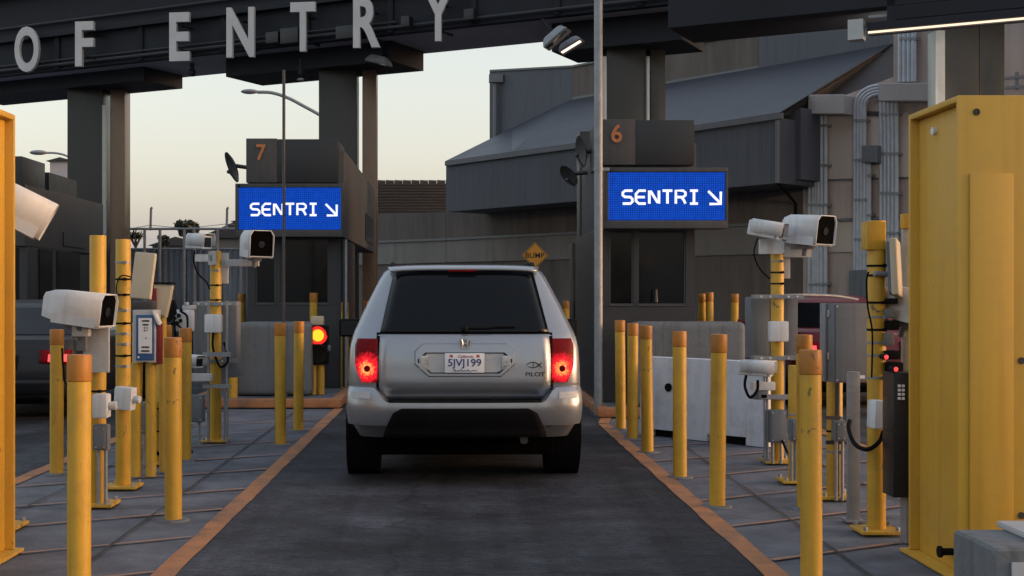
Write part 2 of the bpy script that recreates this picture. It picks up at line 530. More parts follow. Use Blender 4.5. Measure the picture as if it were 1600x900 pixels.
def lamp_glow(name, center, radius, col_in, col_out, smax, base):
    """a lit lamp seen through its lens: bright reflector spot falling off to the lens edge (object coordinates)"""
    m = bpy.data.materials.new(name)
    m.use_nodes = True
    n, l = m.node_tree.nodes, m.node_tree.links
    b = n["Principled BSDF"]
    b.inputs["Base Color"].default_value = (*base, 1)
    b.inputs["Roughness"].default_value = 0.3
    b.inputs["Specular IOR Level"].default_value = 0.1
    tc = n.new("ShaderNodeTexCoord")
    d = n.new("ShaderNodeVectorMath"); d.operation = 'DISTANCE'
    l.new(tc.outputs["Object"], d.inputs[0]); d.inputs[1].default_value = center
    mr = n.new("ShaderNodeMapRange"); mr.inputs[1].default_value = 0; mr.inputs[2].default_value = radius
    mr.inputs[3].default_value = 1; mr.inputs[4].default_value = 0
    l.new(d.outputs["Value"], mr.inputs[0])
    vo = n.new("ShaderNodeTexVoronoi"); vo.inputs["Scale"].default_value = 55
    l.new(tc.outputs["Object"], vo.inputs["Vector"])
    ma = n.new("ShaderNodeMath"); ma.operation = 'MULTIPLY_ADD'; ma.inputs[1].default_value = -0.35; ma.inputs[2].default_value = 0.15
    l.new(vo.outputs["Distance"], ma.inputs[0])
    ad = n.new("ShaderNodeMath"); ad.operation = 'ADD'; ad.use_clamp = True
    l.new(mr.outputs[0], ad.inputs[0]); l.new(ma.outputs[0], ad.inputs[1])
    ra = n.new("ShaderNodeValToRGB")
    e = ra.color_ramp.elements
    e[0].position = 0.05; e[0].color = (0, 0, 0, 1)
    e[1].position = 0.95; e[1].color = (*col_in, 1)
    k = e.new(0.5); k.color = (*col_out, 1)
    l.new(ad.outputs[0], ra.inputs[0])
    l.new(ra.outputs[0], b.inputs["Emission Color"])
    b.inputs["Emission Strength"].default_value = smax
    MATS[name] = m
    return m
# ================================================================== GROUND
def sheet(name, pts, z, m, kind="structure"):
    b = MB()
    b.face([(x, y, z) for x, y in pts])
    return tag(b.build(name, m, smooth=0), kind=kind)

sheet("ground", [(-400, -60), (400, -60), (400, 900), (-400, 900)], 0.0, "ground_far")
sheet("pavement", [(-30, -10), (30, -10), (30, 48), (-30, 48)], 0.004, "concrete_pave")
LS, RS = -1.57, 1.70          # lane stripe centre lines
b = MB()
for x0, x1 in ((LS, RS), (-7.6, -3.55), (4.0, 7.9)):
    b.face([(x0, -10, 0.008), (x1, -10, 0.008), (x1, 40, 0.008), (x0, 40, 0.008)])
tag(b.build("road", "road_surface", smooth=0), kind="structure")

def ragged_strip(mb, p0, p1, wd, z, step=0.25, jit=0.006):
    p0, p1 = Vector((*p0, z)), Vector((*p1, z))
    d = p1 - p0
    L = d.length
    d.normalize()
    nrm = Vector((-d.y, d.x, 0))
    n = max(2, int(L / step))
    prev = None
    for i in range(n + 1):
        c = p0 + d * (L * i / n)
        k1 = wd / 2 + random.uniform(-jit, jit)
        k2 = wd / 2 + random.uniform(-jit, jit)
        cur = (mb.bm.verts.new(c + nrm * k1), mb.bm.verts.new(c - nrm * k2))
        if prev:
            mb.bm.faces.new((prev[0], prev[1], cur[1], cur[0]))
        prev = cur
b = MB()
ragged_strip(b, (LS, 1.0), (LS, 16.9), 0.13, 0.012)
ragged_strip(b, (RS, 1.0), (RS, 14.9), 0.13, 0.012)
ragged_strip(b, (RS, 14.95), (RS + 0.16, 15.9), 0.13, 0.012)
ragged_strip(b, (-3.55, 3.0), (-3.55, 16.9), 0.13, 0.012)
ragged_strip(b, (4.0, 3.0), (4.0, 15.5), 0.13, 0.012)
tag(b.build("lane_stripe", "orange_paint", smooth=0), kind="structure")
b = MB()
def hatch(x_stripe, x_far, y_stripe):
    dy = (x_far - x_stripe) / 1.74 if x_far > x_stripe else (x_far - x_stripe) / 1.74
    ragged_strip(b, (x_stripe, y_stripe), (x_far, y_stripe + dy), 0.036, 0.016, jit=0.010)
for y in (5.9, 6.9, 7.9, 8.93, 9.87, 11.0, 12.0, 13.2, 14.3, 15.4):
    hatch(LS - 0.07, -3.48, y)
for y in (5.1, 6.15, 7.2, 8.26, 9.3, 10.4, 11.5, 12.5):
    hatch(RS + 0.07, 3.93, y)
tag(b.build("hatch_marking", "faded_orange", smooth=0), kind="structure")
b = MB()
for p0, p1, wd in (((-2.05, 2), (-2.08, 16.8), 0.017), ((-3.03, 2), (-3.03, 16.8), 0.017), ((2.15, 2), (2.25, 14), 0.017), ((3.2, 2), (3.2, 12), 0.017),
                   ((-3.5, 9.0), (-1.64, 9.0), 0.012), ((1.77, 8.6), (3.9, 8.6), 0.012), ((-3.5, 12.8), (-1.64, 12.8), 0.012)):
    ragged_strip(b, p0, p1, wd, 0.020, jit=0.004)
tag(b.build("pavement_joint", "joint_dark", smooth=0), kind="structure")

# raised kerb islands that carry the booths
def kerb_island(x0, x1, y0, y1):
    m = MB()
    m.box(x0, x1, y0, y1, 0.02, 0.13, bev=0.02)
    tag(m.build("kerb_island", "concrete_pave"), kind="structure")
    m = MB()
    m.box(x0 - 0.012, x1 + 0.012, y0 - 0.02, y0 + 0.14, 0.02, 0.136, bev=0.02)
    m.box(x0 - 0.012, x0 + 0.14, y0 + 0.14, y1 - 0.1, 0.02, 0.136, bev=0.02)
    m.box(x1 - 0.14, x1 + 0.012, y0 + 0.14, y1 - 0.1, 0.02, 0.136, bev=0.02)
    tag(m.build("kerb_edge", "orange_paint"), kind="structure")
kerb_island(-3.6, -1.55, 16.9, 27.5)
kerb_island(1.72, 3.9, 15.6, 24.5)
kerb_island(-8.8, -7.2, 19.5, 30.0)

# ================================================================== BORDER BUILDING (oblique, right to far left)
def W(px, py, off=0.0):
    a_, b_ = (px - CX) / F, (CY - py) / F
    Y = (31.7 - 1.317 * off) / (a_ + 0.857)
    return Vector((a_ * Y, Y, EYE + b_ * Y))
NB = Vector((1, 0.857, 0)).normalized()       # into the building
def slab(mb, pix, off, thick):
    return mb.prism([W(x, y, o if False else off) for x, y in pix], NB * thick)

bd = thing("border_building", "long grey building with sloped blue-grey roofs over a brown wall, behind booth six",
           "building", tuple(W(1100, 560)))
def floorpt(px, off=0.0):
    v = W(px, 400, off); v.z = 0; return v
def wall_poly(mb, p0, p1, ytop0, ytop1, thick=0.4, off=0.0):
    a0, a1 = floorpt(p0, off), floorpt(p1, off)
    mb.prism([a0, a1, W(p1, ytop1, off), W(p0, ytop0, off)], NB * thick)
m = MB()
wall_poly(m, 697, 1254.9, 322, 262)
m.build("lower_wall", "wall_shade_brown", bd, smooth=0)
m = MB()
wall_poly(m, 1255, 1396, 174, 120, off=0.0)
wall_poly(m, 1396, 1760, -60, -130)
m.build("wall", "wall_brown", bd, smooth=0)
# pale horizontal band and formwork ledges, proud of the wall
m = MB()
def bl(y0, y1, x): return y0 + (y1 - y0) * (x - 697) / (1420 - 697)
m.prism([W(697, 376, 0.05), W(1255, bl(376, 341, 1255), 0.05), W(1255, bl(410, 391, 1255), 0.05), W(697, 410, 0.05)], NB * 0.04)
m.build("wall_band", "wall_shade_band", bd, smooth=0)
m = MB()
m.prism([W(1255.2, bl(376, 341, 1255), 0.05), W(1420, 341, 0.05), W(1420, 391, 0.05), W(1255.2, bl(410, 391, 1255), 0.05)], NB * 0.04)
m.build("wall_band", "wall_band", bd, smooth=0)
m = MB()
m.prism([W(697, 372, 0.1), W(1420, 336, 0.1), W(1420, 341, 0.1), W(697, 375.5, 0.1)], NB * 0.09)
m.prism([W(1255, 281, 0.03), W(1420, 276, 0.03), W(1420, 279, 0.03), W(1255, 284, 0.03)], NB * 0.02)
m.build("wall_ledge", "trim_grey", bd, smooth=0)
# pale concrete lift panels on the upper right of the wall
m = MB()
m.prism([W(1262, 182, 0.035), W(1420, 176, 0.035), W(1420, 276, 0.035), W(1262, 281, 0.035)], NB * 0.02)
m.build("wall_panel", "wall_band", bd, smooth=0)
# overhanging metal clad volume
m = MB()
OV = 1.5
face = [W(697, 331, OV), W(905, 314, OV), W(1216, 286, OV), W(1216, 184, OV), W(905, 230, OV), W(697, 258, OV)]
m.prism(face, NB * (OV - 0.02))
e0, e1 = W(1216, 286, OV), W(1216, 184, OV)
m.build("overhang", "clad_grey", bd, smooth=0)
m = MB()
m.prism([W(695, 259, OV + 0.08), W(905, 231, OV + 0.08), W(1220, 185, OV + 0.08), W(1220, 176, OV + 0.08), W(905, 223, OV + 0.08), W(695, 252, OV + 0.08)], NB * 0.1)
m.build("eave_trim", "trim_grey", bd, smooth=0)
m = MB()
m.tube([W(1215, 188, OV + 0.05), W(1215, 286, OV + 0.05)], 0.05)
m.build("downpipe", "trim_grey", bd)
m = MB()
m.tube([W(1215, 286, OV + 0.05), W(1228, 300, 0.8), W(1243, 318, 0.06), W(1243, 350, 0.06)], 0.03)
m.build("drain_pipe", "black_plastic", bd)
# right end box of the overhang
m = MB()
m.prism([W(1216.5, 284, 0.9), W(1251, 280, 0.9), W(1251, 168, 0.9), W(1216.5, 186, 0.9)], NB * 0.88)
m.build("end_box", "clad_grey", bd, smooth=0)
# sloped roof from the eave back to the upper storey
def roof(mb, lower, upper, th=0.06):
    pts = lower + upper[::-1]
    mb.prism(pts, (0, 0, -th))
UP = -3.0
def strip_roof(lower, upper, th=0.06):
    q = MB()
    n_ = len(lower)
    q.loft([lower, upper], closed=False)
    q.loft([[p - Vector((0, 0, th)) for p in lower], [p - Vector((0, 0, th)) for p in upper]], closed=False)
    q.loft([lower, [p - Vector((0, 0, th)) for p in lower]], closed=False)
    return q
EO = OV + 0.06
m = strip_roof([W(696, 251.5, EO), W(800, 237, EO), W(905, 222.5, EO), W(1060, 199.6, EO), W(1219, 175.5, EO)],
               [W(765, 222, UP), W(800, 200, UP), W(893, 155, UP), W(1185, 105, UP), W(1398, 66, UP)])
m.build("lower_roof", "roof_blue", bd, smooth=0)
m = strip_roof([W(1219, 176.5, EO), W(1258, 176, .12), W(1400, 177, 0.06)], [W(1396, 67, UP), W(1397, 67, UP), W(1398, 67, UP)])
m.build("hip_roof", "roof_dark", bd, smooth=0)
# upper storey
m = MB()
m.prism([W(765, 300, UP), W(893, 300, UP), W(893, 105, UP), W(765, 112, UP)], NB * 3)
m.build("upper_block", "clad_grey", bd, smooth=0)
m = MB()
m.prism([W(765, 112, UP + .05), W(893, 105, UP + .05), W(893, 102, UP + .05), W(765, 109, UP + .05)], NB * 3.2)
m.prism([W(893.2, 105, UP + .05), W(1185, 50, UP + .05), W(1185, 46, UP + .05), W(893.2, 102, UP + .05)], NB * 1.2)
m.prism([W(893.5, 156, UP + .06), W(1185, 107, UP + .06), W(1185, 103, UP + .06), W(893.5, 152, UP + .06)], NB * 0.2)
m.build("parapet_trim", "trim_grey", bd, smooth=0)
m = MB()
m.prism([W(893.2, 300, UP), W(1185, 300, UP), W(1185, 50, UP), W(893.2, 105, UP)], NB * 1)
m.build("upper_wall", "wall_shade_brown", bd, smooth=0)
m = MB()
m.tube([W(774, 122, UP + .12), W(774, 216, UP + .12)], 0.07)
m.box(-0.22, 0.22, -0.1, 0.1, -0.12, 0.12, M=T(W(775, 123, UP + .15)))
m.build("roof_downpipe", "trim_grey", bd)
m = MB()
m.prism([W(1185.3, 300, UP + .1), W(1420, 300, UP + .1), W(1420, -10, UP + .1), W(1185.3, 38, UP + .1)], NB * 1)
m.build("metal_storey", "clad_grey", bd, smooth=0)

# perimeter wall left of it, with tiled roof house behind
pw = thing("perimeter_wall", "brown concrete boundary wall with pale capping, behind the silver car and right of booth seven", "wall", tuple(floorpt(630)))
m = MB()
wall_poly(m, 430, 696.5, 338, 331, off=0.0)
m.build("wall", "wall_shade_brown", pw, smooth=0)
m = MB()
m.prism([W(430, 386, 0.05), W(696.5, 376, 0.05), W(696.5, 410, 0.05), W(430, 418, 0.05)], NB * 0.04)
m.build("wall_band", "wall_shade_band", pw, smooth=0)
m = MB()
m.prism([W(430, 382, 0.1), W(696.5, 372, 0.1), W(696.5, 375.5, 0.1), W(430, 385.5, 0.1)], NB * 0.09)
m.build("wall_ledge", "trim_grey", pw, smooth=0)

th = thing("tiled_roof_house", "low house with dark ribbed tile roof beyond the brown boundary wall", "house", (-4, 56, 0))
m = MB()
Y0 = 54.0
xa, xb = XP(470, Y0), XP(740, Y0)
zt, zb = ZP(276, Y0), ZP(345, Y0)
m.box(xa + .2, xb - .2, Y0 + .3, Y0 + 6, 0, zb, 0)
m.build("wall", "far_building", th, smooth=0)
m = MB()
n = 13
for i in range(n):
    z0 = zb + (zt - zb) * i / n
    y0 = Y0 + 3.0 * i / n
    m.box(xa, xb, y0 - 0.1, y0 + 0.42, z0 - 0.02, z0 + (zt - zb) / n * 0.62, bev=0.03)
m.build("roof", "roof_tile", th)
m = MB()
k = 0
x = xa
while x < xb:
    m.cyl((x, Y0 + 2.95, zt), (x + 0.36, Y0 + 2.95, zt), 0.13, 0.11, seg=10)
    x += 0.38
m.build("ridge_tiles", "roof_tile", th)

# conduit bundles on the wall
def bundle(label, xs, ytop, ybot, boxes=(), off=0.14, r=0.045, bend=None):
    t = thing("conduit_bundle", label, "conduits", tuple(W(xs[0], ybot, off)), "conduit runs on the brown wall")
    for k_, x in enumerate(xs):
        mm = MB()
        pts = [W(x, ybot, off), W(x, ytop, off)]
        if bend:
            cx_, cy_ = bend
            rad = abs(cx_ - x)
            pts = [W(x, ybot, off)] + [W(cx_ - rad * math.cos(q), ytop - rad * 0.9 * math.sin(q), off) for q in [i * math.pi / 16 for i in range(9)]]
        mm.tube(pts, r, seg=10)
        mm.build("conduit", "conduit_metal", t)
    yy = ytop + 18
    while yy < ybot - 10:
        mm = MB()
        mm.prism([W(xs[0] - 2, yy, off + .06), W(xs[-1] + 3, yy, off + .06), W(xs[-1] + 3, yy + 4, off + .06), W(xs[0] - 2, yy + 4, off + .06)], NB * 0.16)
        mm.build("strut", "galvanized", t, smooth=0)
        yy += 62
    return t
def wall_box(name, label, x0, x1, y0, y1, off=0.35, m_="grey_enclosure", grp=None):
    t = MB()
    a0, a1 = W(x0, y1, off), W(x1, y1, off)
    h = W(x0, y0, off).z - a0.z
    p = [a0, a1, a1 + Vector((0, 0, h)), a0 + Vector((0, 0, h))]
    t.prism(p, NB * off * 0.98)
    bmesh.ops.bevel(t.bm, geom=t.bm.edges[:], offset=0.015, segments=1, affect='EDGES')
    o = t.build(name, m_, None, smooth=20)
    return tag(o, label, "junction box", grp)
bundle("bundle of thin galvanized conduits rising to a pull box, left one on the brown wall", [1265, 1271, 1275, 1279, 1284, 1290], 176, 470)
bundle("bundle of conduits curving over at the top like a cane, on the brown wall", [1336, 1341, 1346, 1351], 168, 425, bend=(1374, 168))
bundle("bundle of conduits hanging under the wide pull box, beside the yellow portal", [1377, 1383, 1389, 1395, 1401], 158, 470)
bundle("white conduits rising above the wide pull box to the canopy", [1407, 1414, 1421, 1428], 40, 128, r=0.055)
bundle("short pair of conduits under the small square box on the wall", [1356, 1359], 254, 424, r=0.035)
wall_box("pull_box", "grey pull box at the top of the left conduit bundle", 1262, 1318, 148, 178, off=0.5, m_="box_pale", grp="boxes on the brown wall")
wall_box("pull_box", "wide pinkish-grey pull box between lower conduits and white upper conduits", 1372, 1462, 130, 158, off=0.45, m_="box_pale", grp="boxes on the brown wall")
wall_box("junction_box", "small square blue-grey box halfway down the curved conduits", 1346, 1370, 227, 254, grp="boxes on the brown wall")
wall_box("junction_box", "blue-grey box at the foot of the curved conduits, behind the tall yellow post", 1326, 1356, 422, 466, grp="boxes on the brown wall")
t = thing("cable_tray", "horizontal metal cable tray high on the wall at right edge above the yellow portal", "cable tray", tuple(W(1600, 125, .2)))
for yy in (118, 133):
    mm = MB(); mm.prism([W(1560, yy + 3, .25), W(1660, yy - 6, .25), W(1660, yy - 2, .25), W(1560, yy + 7, .25)], NB * .05); mm.build("rail", "galvanized", t, smooth=0)
for xx in (1586, 1612, 1640):
    mm = MB(); mm.prism([W(xx, 112, .22), W(xx + 4, 112, .22), W(xx + 4, 140, .22), W(xx, 140, .22)], NB * .04); mm.build("strut", "galvanized", t, smooth=0)

# ================================================================== CANOPY GANTRY with letters
DU = Vector((5.05, -2.6, 0)).normalized()       # along the gantry (right = nearer)
DN = Vector((DU.y, -DU.x, 0))                   # towards the camera
if DN.y > 0: DN = -DN
ZS = 6.5
def onfront(px, y_at0, extra=0.0):
    """point on the gantry line Y = y_at0 - .515 X seen at px"""
    a_ = (px - CX) / F
    Y = y_at0 / (1 + 0.515 * a_)
    return Vector((a_ * Y, Y, 0))
can = thing("canopy", "dark overhead gantry canopy spanning the lanes with grey letters on its front", "canopy", (0, 25, ZS))
def gantry_box(name, mname, yfront, yback, z0, z1, pl=-700, pr=2300):
    mm = MB()
    fl, fr = onfront(pl, yfront), onfront(pr, yfront)
    bl, br = onfront(pl, yback), onfront(pr, yback)
    fl2 = fl; 
    quad = [fl, fr, br, bl]
    mm.prism([Vector((p.x, p.y, z0)) for p in quad], (0, 0, z1 - z0))
    return mm.build(name, mname, can, smooth=0)
gantry_box("fascia", "canopy_dark", 23.8, 24.0, ZS, ZS + 2.15)
gantry_box("soffit", "canopy_soffit", 24.003, 26.2, ZS + 0.02, ZS + 0.2)
gantry_box("roof_deck", "canopy_dark", 24.003, 26.0, ZS + 0.3, ZS + 1.9)
gantry_box("ledge", "canopy_dark", 23.62, 23.798, ZS + 0.72, ZS + 0.86)
gantry_box("upper_ledge", "canopy_dark", 23.5, 23.798, ZS + 1.75, ZS + 1.9)
for px in range(-40, 1700, 130):
    p = onfront(px, 23.78)
    mm = MB()
    mm.box(-0.05, 0.05, -0.05, 0.05, 0, 0.7, M=T((p.x, p.y, ZS + .02)))
    mm.build("rib", "canopy_dark", can, smooth=0)

for k, (z_, r_, y_) in enumerate(((.10, .035, 23.70), (.20, .022, 23.72), (1.05, .03, 23.72))):
    a0, a1 = onfront(-60, y_), onfront(1290 if k != 1 else 620, y_)
    mm = MB(); mm.cyl((a0.x, a0.y, ZS + z_), (a1.x, a1.y, ZS + z_), r_, seg=8); mm.build("conduit", "booth_dark", can)
for px, z_, w_, h_ in ((428, .02, .3, .22), (455, -.02, .42, .3), (545, -.05, .5, .25), (636, .05, .18, .2), (735, .05, .2, .2), (1240, .02, .25, .3), (1120, .3, .35, .2)):
    p = onfront(px, 23.60)
    mm = MB(); mm.box(-w_ / 2, w_ / 2, -.08, .08, 0, h_, bev=.01, M=T((p.x, p.y, ZS + z_)) @ RZ(-27)); mm.build("junction_box", "booth_panel", can)
for px in (300, 445, 560, 880, 1005):
    p = onfront(px, 24.7)
    mm = MB(); mm.cyl((p.x, p.y, ZS - .16), (p.x, p.y, ZS + .03), .05, seg=10); mm.sphere((p.x, p.y, ZS - .18), .09); mm.build("sprinkler", "window_frame", can)
def gletter(ch, x0, x1, y0, y1):
    pc = onfront((x0 + x1) / 2, 23.35)
    zc = EYE + (CY - (y0 + y1) / 2) / F * pc.y
    wd = (x1 - x0) / F * pc.y
    h = (y1 - y0) / F * pc.y
    t = MB()
    text_mb(t, ch, wd, h, 0.10, bold=0.028, M=T((pc.x, pc.y, zc)) @ RZ(-8))
    # stand-off brackets back to the fascia
    o = thing("sign_letter", "grey block letter %s standing off the dark canopy front" % ch, "letter", (pc.x, pc.y, zc), "letters on the canopy")
    t.build("letter", "canopy_letter", o, smooth=30)
    for dz in (-0.25, 0.25):
        q = MB()
        p0 = Vector((pc.x, pc.y + .06, zc + dz)); p1 = p0 - DN * 0.55
        q.cyl(p0, p1, 0.025, seg=8)
        q.build("standoff", "canopy_dark", o)
    return o
gletter("O", 23, 63, 42, 113)
gletter("F", 118, 148, 34, 104)
l1 = gletter("E", 265, 298, 20, 96); 
gletter("N", 354, 399, 12, 90)
gletter("T", 454, 494, 4, 81)
gletter("R", 552, 595, -5, 75)
gletter("Y", 662, 708, -16, 65)

# columns with capitals
def column(px0, pxm0, pxm1, px1, label, yline=25.0, cap=None, z1=6.4, right_m="column_clad"):
    pc = onfront((px0 + px1) / 2, yline)
    Y = pc.y
    t = thing("canopy_column", label, "column", (pc.x, Y, 0), "columns under the canopy")
    q = MB(); q.box(XP(px0, Y), XP(pxm0, Y), Y, Y + 0.7, 0.02, z1, bev=0.015)
    q.build("shaft", "column_clad", t)
    Y2 = Y + 0.05
    q = MB(); q.box(XP(pxm1, Y2), XP(px1, Y2), Y2, Y2 + 0.5, 0.02, z1, bev=0.015)
    q.build("side_shaft", right_m, t)
    if cap:
        c0, c1, cz0 = cap
        f0, f1 = onfront(c0, 24.5), onfront(c1, 24.5)
        q = MB(); q.prism([Vector((f0.x, f0.y, cz0)), Vector((f1.x, f1.y, cz0)), Vector((f1.x, f1.y, ZS + .015)), Vector((f0.x, f0.y, ZS + .015))], -DN * 1.3)
        q.build("capital", "canopy_dark", t, smooth=0)
    return t
c0 = column(105, 160, 172, 195, "twin clad column at far left, rising above booth eight", right_m="column_warm_reflection", cap=(-60, 225, 6.22))
c1 = column(498, 557, 566, 588, "twin clad column between booth seven and the tiled roof", right_m="column_warm_reflection", cap=(353, 612, 6.12))
c2 = column(948, 1009, 1016, 1040, "twin clad column rising behind booth six", cap=(862, 1066, 6.0))
c3 = column(1476, 1530, 1530.5, 1570, "broad dark column at right above the yellow portal", cap=None)
def edge_strip(parent, px0, px1, Y):
    q = MB(); q.box(XP(px0, Y), XP(px1, Y), Y - .08, Y - .01, 2.5, 5.85, bev=0.01)
    q.build("pale_edge_strip", "strip_pale", parent)
edge_strip(c2, 941, 947, c2.location.y)
edge_strip(c2, 1009.5, 1014, c2.location.y)
edge_strip(c1, 559, 560.5, c1.location.y)
edge_strip(c0, 161, 167, c0.location.y)
q = MB(); Y = c3.location.y
q.box(XP(1460, Y), XP(1475, Y), Y - .05, Y + .3, 2.0, ZP(48, Y), bev=.01)
q.build("pale_edge_strip", "strip_pale", c3)

# floodlights at the capitals
def floodlight(label, px, py, Y, lit, size=0.5, tilt=28):
    p = P(px, py, Y)
    t = thing("floodlight", label, "floodlight", p, "floodlights under the canopy", rot=(0, R(-tilt), R(-20)))
    s_ = size
    q = MB(); q.loft([[Vector((x * s_ * k, y * s_ * k2, z * s_)) for x, y in ((-.5, -.35), (.5, -.35), (.5, .35), (-.5, .35))] for k, k2, z in ((.62, .6, .24), (.8, .85, .12), (1, 1, -.06))])
    bmesh.ops.bevel(q.bm, geom=q.bm.edges[:], offset=0.02, segments=2, affect='EDGES')
    q.build("housing", "galvanized", t, local=True)
    q = MB(); q.box(-.40 * s_, .40 * s_, -.30 * s_, -.06 * s_, -.085 * s_, -.066 * s_)
    q.build("lens", "flood_lit" if lit else "lens_dark", t, local=True, smooth=0)
    q = MB(); q.box(-.04, .04, -.04, .3, .12, .2); q.cyl((0, 0, .1), (0, 0, .42), .03)
    q.build("bracket", "canopy_dark", t, local=True)
    return t
floodlight("lit floodlight glowing warm at the left end of the right column's capital", 893, 72, 21.7, True, .46)
floodlight("unlit ribbed floodlight just left of the lit one under the canopy", 870, 60, 21.4, False, .52, 38)
floodlight("unlit floodlight at the right end of the left column's capital", 592, 97, 25.2, False, .5, -14)
floodlight("small unlit floodlight hanging under the left column's capital", 470, 125, 25.6, False, .16, 0)

# linear light at the top right, hung from the canopy
Yl = 16.5
pA = P(1348, 52, Yl); 
dv = DU * 3.4
t = thing("strip_light", "long lit strip light running along the canopy edge at top right", "strip light", tuple(pA))
def along(s0, s1, o0, o1, z0, z1):
    return [pA + DU * s0 + DN * o0, pA + DU * s1 + DN * o0, pA + DU * s1 + DN * o1, pA + DU * s0 + DN * o1], z0, z1
def abox(name, mname, s0, s1, o0, o1, z0, z1):
    pts, a0, a1 = along(s0, s1, o0, o1, z0, z1)
    q = MB(); q.prism([p + Vector((0, 0, a0)) for p in pts], (0, 0, a1 - a0)); return q.build(name, mname, t, smooth=0)
abox("housing", "canopy_dark", 0.06, 3.6, -.12, .05, 0.02, 0.12)
abox("tube", "tube_lit", 0.07, 3.6, .0, .025, -0.010, 0.012)
ld = bpy.data.lights.new("strip_lamp_light", 'AREA')
ld.shape = 'RECTANGLE'; ld.size = 3.4; ld.size_y = 0.10; ld.energy = 34; ld.color = (1.0, 0.82, 0.66)
lo = bpy.data.objects.new("strip_lamp_light", ld); COL.objects.link(lo)
lo.location = pA + DU * 1.8 - DN * 0.16 + Vector((0, 0, .0))
lo.rotation_euler = (math.radians(75), 0, math.atan2(DU.y, DU.x))
abox("reflector", "grey_enclosure", 0.07, 3.6, -.14, -.02, -0.022, 0.018)
abox("end_bracket", "strip_pale", -0.17, 0.02, -.1, .1, -0.09, 0.17)
abox("conduit", "galvanized", 0.06, 1.7, -.1, -.06, 0.20, 0.235)
abox("hanger", "canopy_dark", 0.3, 0.4, -.06, .0, 0.12, 2.6)
abox("hanger", "canopy_dark", 2.4, 2.5, -.06, .0, 0.12, 2.6)
# dark beam over the strip light
mm = MB()
p0 = pA + DU * -2.6; p1 = pA + DU * 8
mm.prism([p0 + Vector((0, 0, .32)), p1 + Vector((0, 0, .32)), p1 + Vector((0, 0, 1.6)), p0 + Vector((0, 0, 1.6))], -DN * 1.2)
mm.build("cross_beam", "canopy_dark", can, smooth=0)
mm = MB()
p0 = pA + DU * 0.35; p1 = pA + DU * 8
mm.prism([p0 + Vector((0, 0, .14)), p1 + Vector((0, 0, .14)), p1 + Vector((0, 0, .315)), p0 + Vector((0, 0, .315))], -DN * 0.9)
mm.build("beam_flange", "canopy_dark", can, smooth=0)

# ================================================================== BOOTHS
LEDS = {
 'S': [[(1, 1), (.75, 1), (.25, 1), (0, .85), (0, .65), (.2, .52), (.8, .5), (1, .35), (1, .15), (.8, 0), (0, 0)]],
 'E': [[(1, 1), (.3, 1), (0, .75), (0, .2), (.3, 0), (1, 0)], [(0, .5), (.9, .5)]],
 'N': [[(0, 0), (0, 1), (.15, .95), (.85, .1), (1, 0), (1, 1)]],
 'T': [[(0, 1), (1, 1)], [(.5, 1), (.5, 0)]],
 'R': [[(0, 0), (0, 1), (.75, 1), (1, .85), (1, .65), (.75, .5), (0, .5)], [(.55, .5), (.8, .3), (1, 0)]],
 'I': [[(.1, 1), (.9, 1)], [(.5, 1), (.5, 0)], [(.1, 0), (.9, 0)]],
 '>': [[(0, 1), (1, 0.05)], [(1.02, .95), (1.02, 0), (.1, 0)]],
}
def led_sign(label, x0, x1, z0, z1, Y):
    t = thing("led_sign", label, "electronic sign", ((x0 + x1) / 2, Y, z0), "blue electronic lane signs on the booths")
    q = MB()
    f = 0.045
    q.box(x0, x1, Y, Y + 0.30, z0, z1, bev=0.012)
    q.build("cabinet", "booth_grey", t)
    fr = MB()
    fr.box(x0, x1, Y - .03, Y - .001, z0, z0 + 0.10, bev=.006)
    fr.box(x0, x1, Y - .03, Y - .001, z1 - f * 1.2, z1, bev=.006)
    fr.box(x0, x0 + f, Y - .03, Y - .001, z0 + .101, z1 - f * 1.2 - .001, bev=.006)
    fr.box(x1 - f * .7, x1, Y - .03, Y - .001, z0 + .101, z1 - f * 1.2 - .001, bev=.006)
    fr.build("frame", "booth_grey", t)
    a0, a1, b0, b1 = x0 + f + .003, x1 - f * .7 - .003, z0 + .104, z1 - f * 1.2 - .004
    q = MB(); q.box(a0, a1, Y - .012, Y - .002, b0, b1); q.build("screen", "led_blue", t, smooth=0)
    Wd, Hd = a1 - a0, b1 - b0
    def strokes(ch, ox, oz, lw, lh):
        q = MB()
        for s_ in LEDS[ch]:
            q.tube([(ox + x * lw, Y - .014, oz + z * lh) for x, z in s_], 0.0165, seg=8)
        return q
    u0 = 0.12; lw = 0.083 * Wd; step = 0.114 * Wd
    lh = 0.27 * Hd; oz = b0 + 0.345 * Hd
    for i, ch in enumerate("SENTRI"):
        w_ = lw
        strokes(ch, a0 + u0 * Wd + i * step, oz, w_, lh).build("character", "led_white", t)
    strokes('>', a0 + 0.855 * Wd, oz - .005, 0.105 * Wd, lh).build("arrow", "led_white", t)
    q = MB(); q.cyl((x0 + .055, Y - .04, z1 - .03), (x0 + .055, Y - .02, z1 - .03), .016); q.build("sensor", "black_plastic", t)
    return t

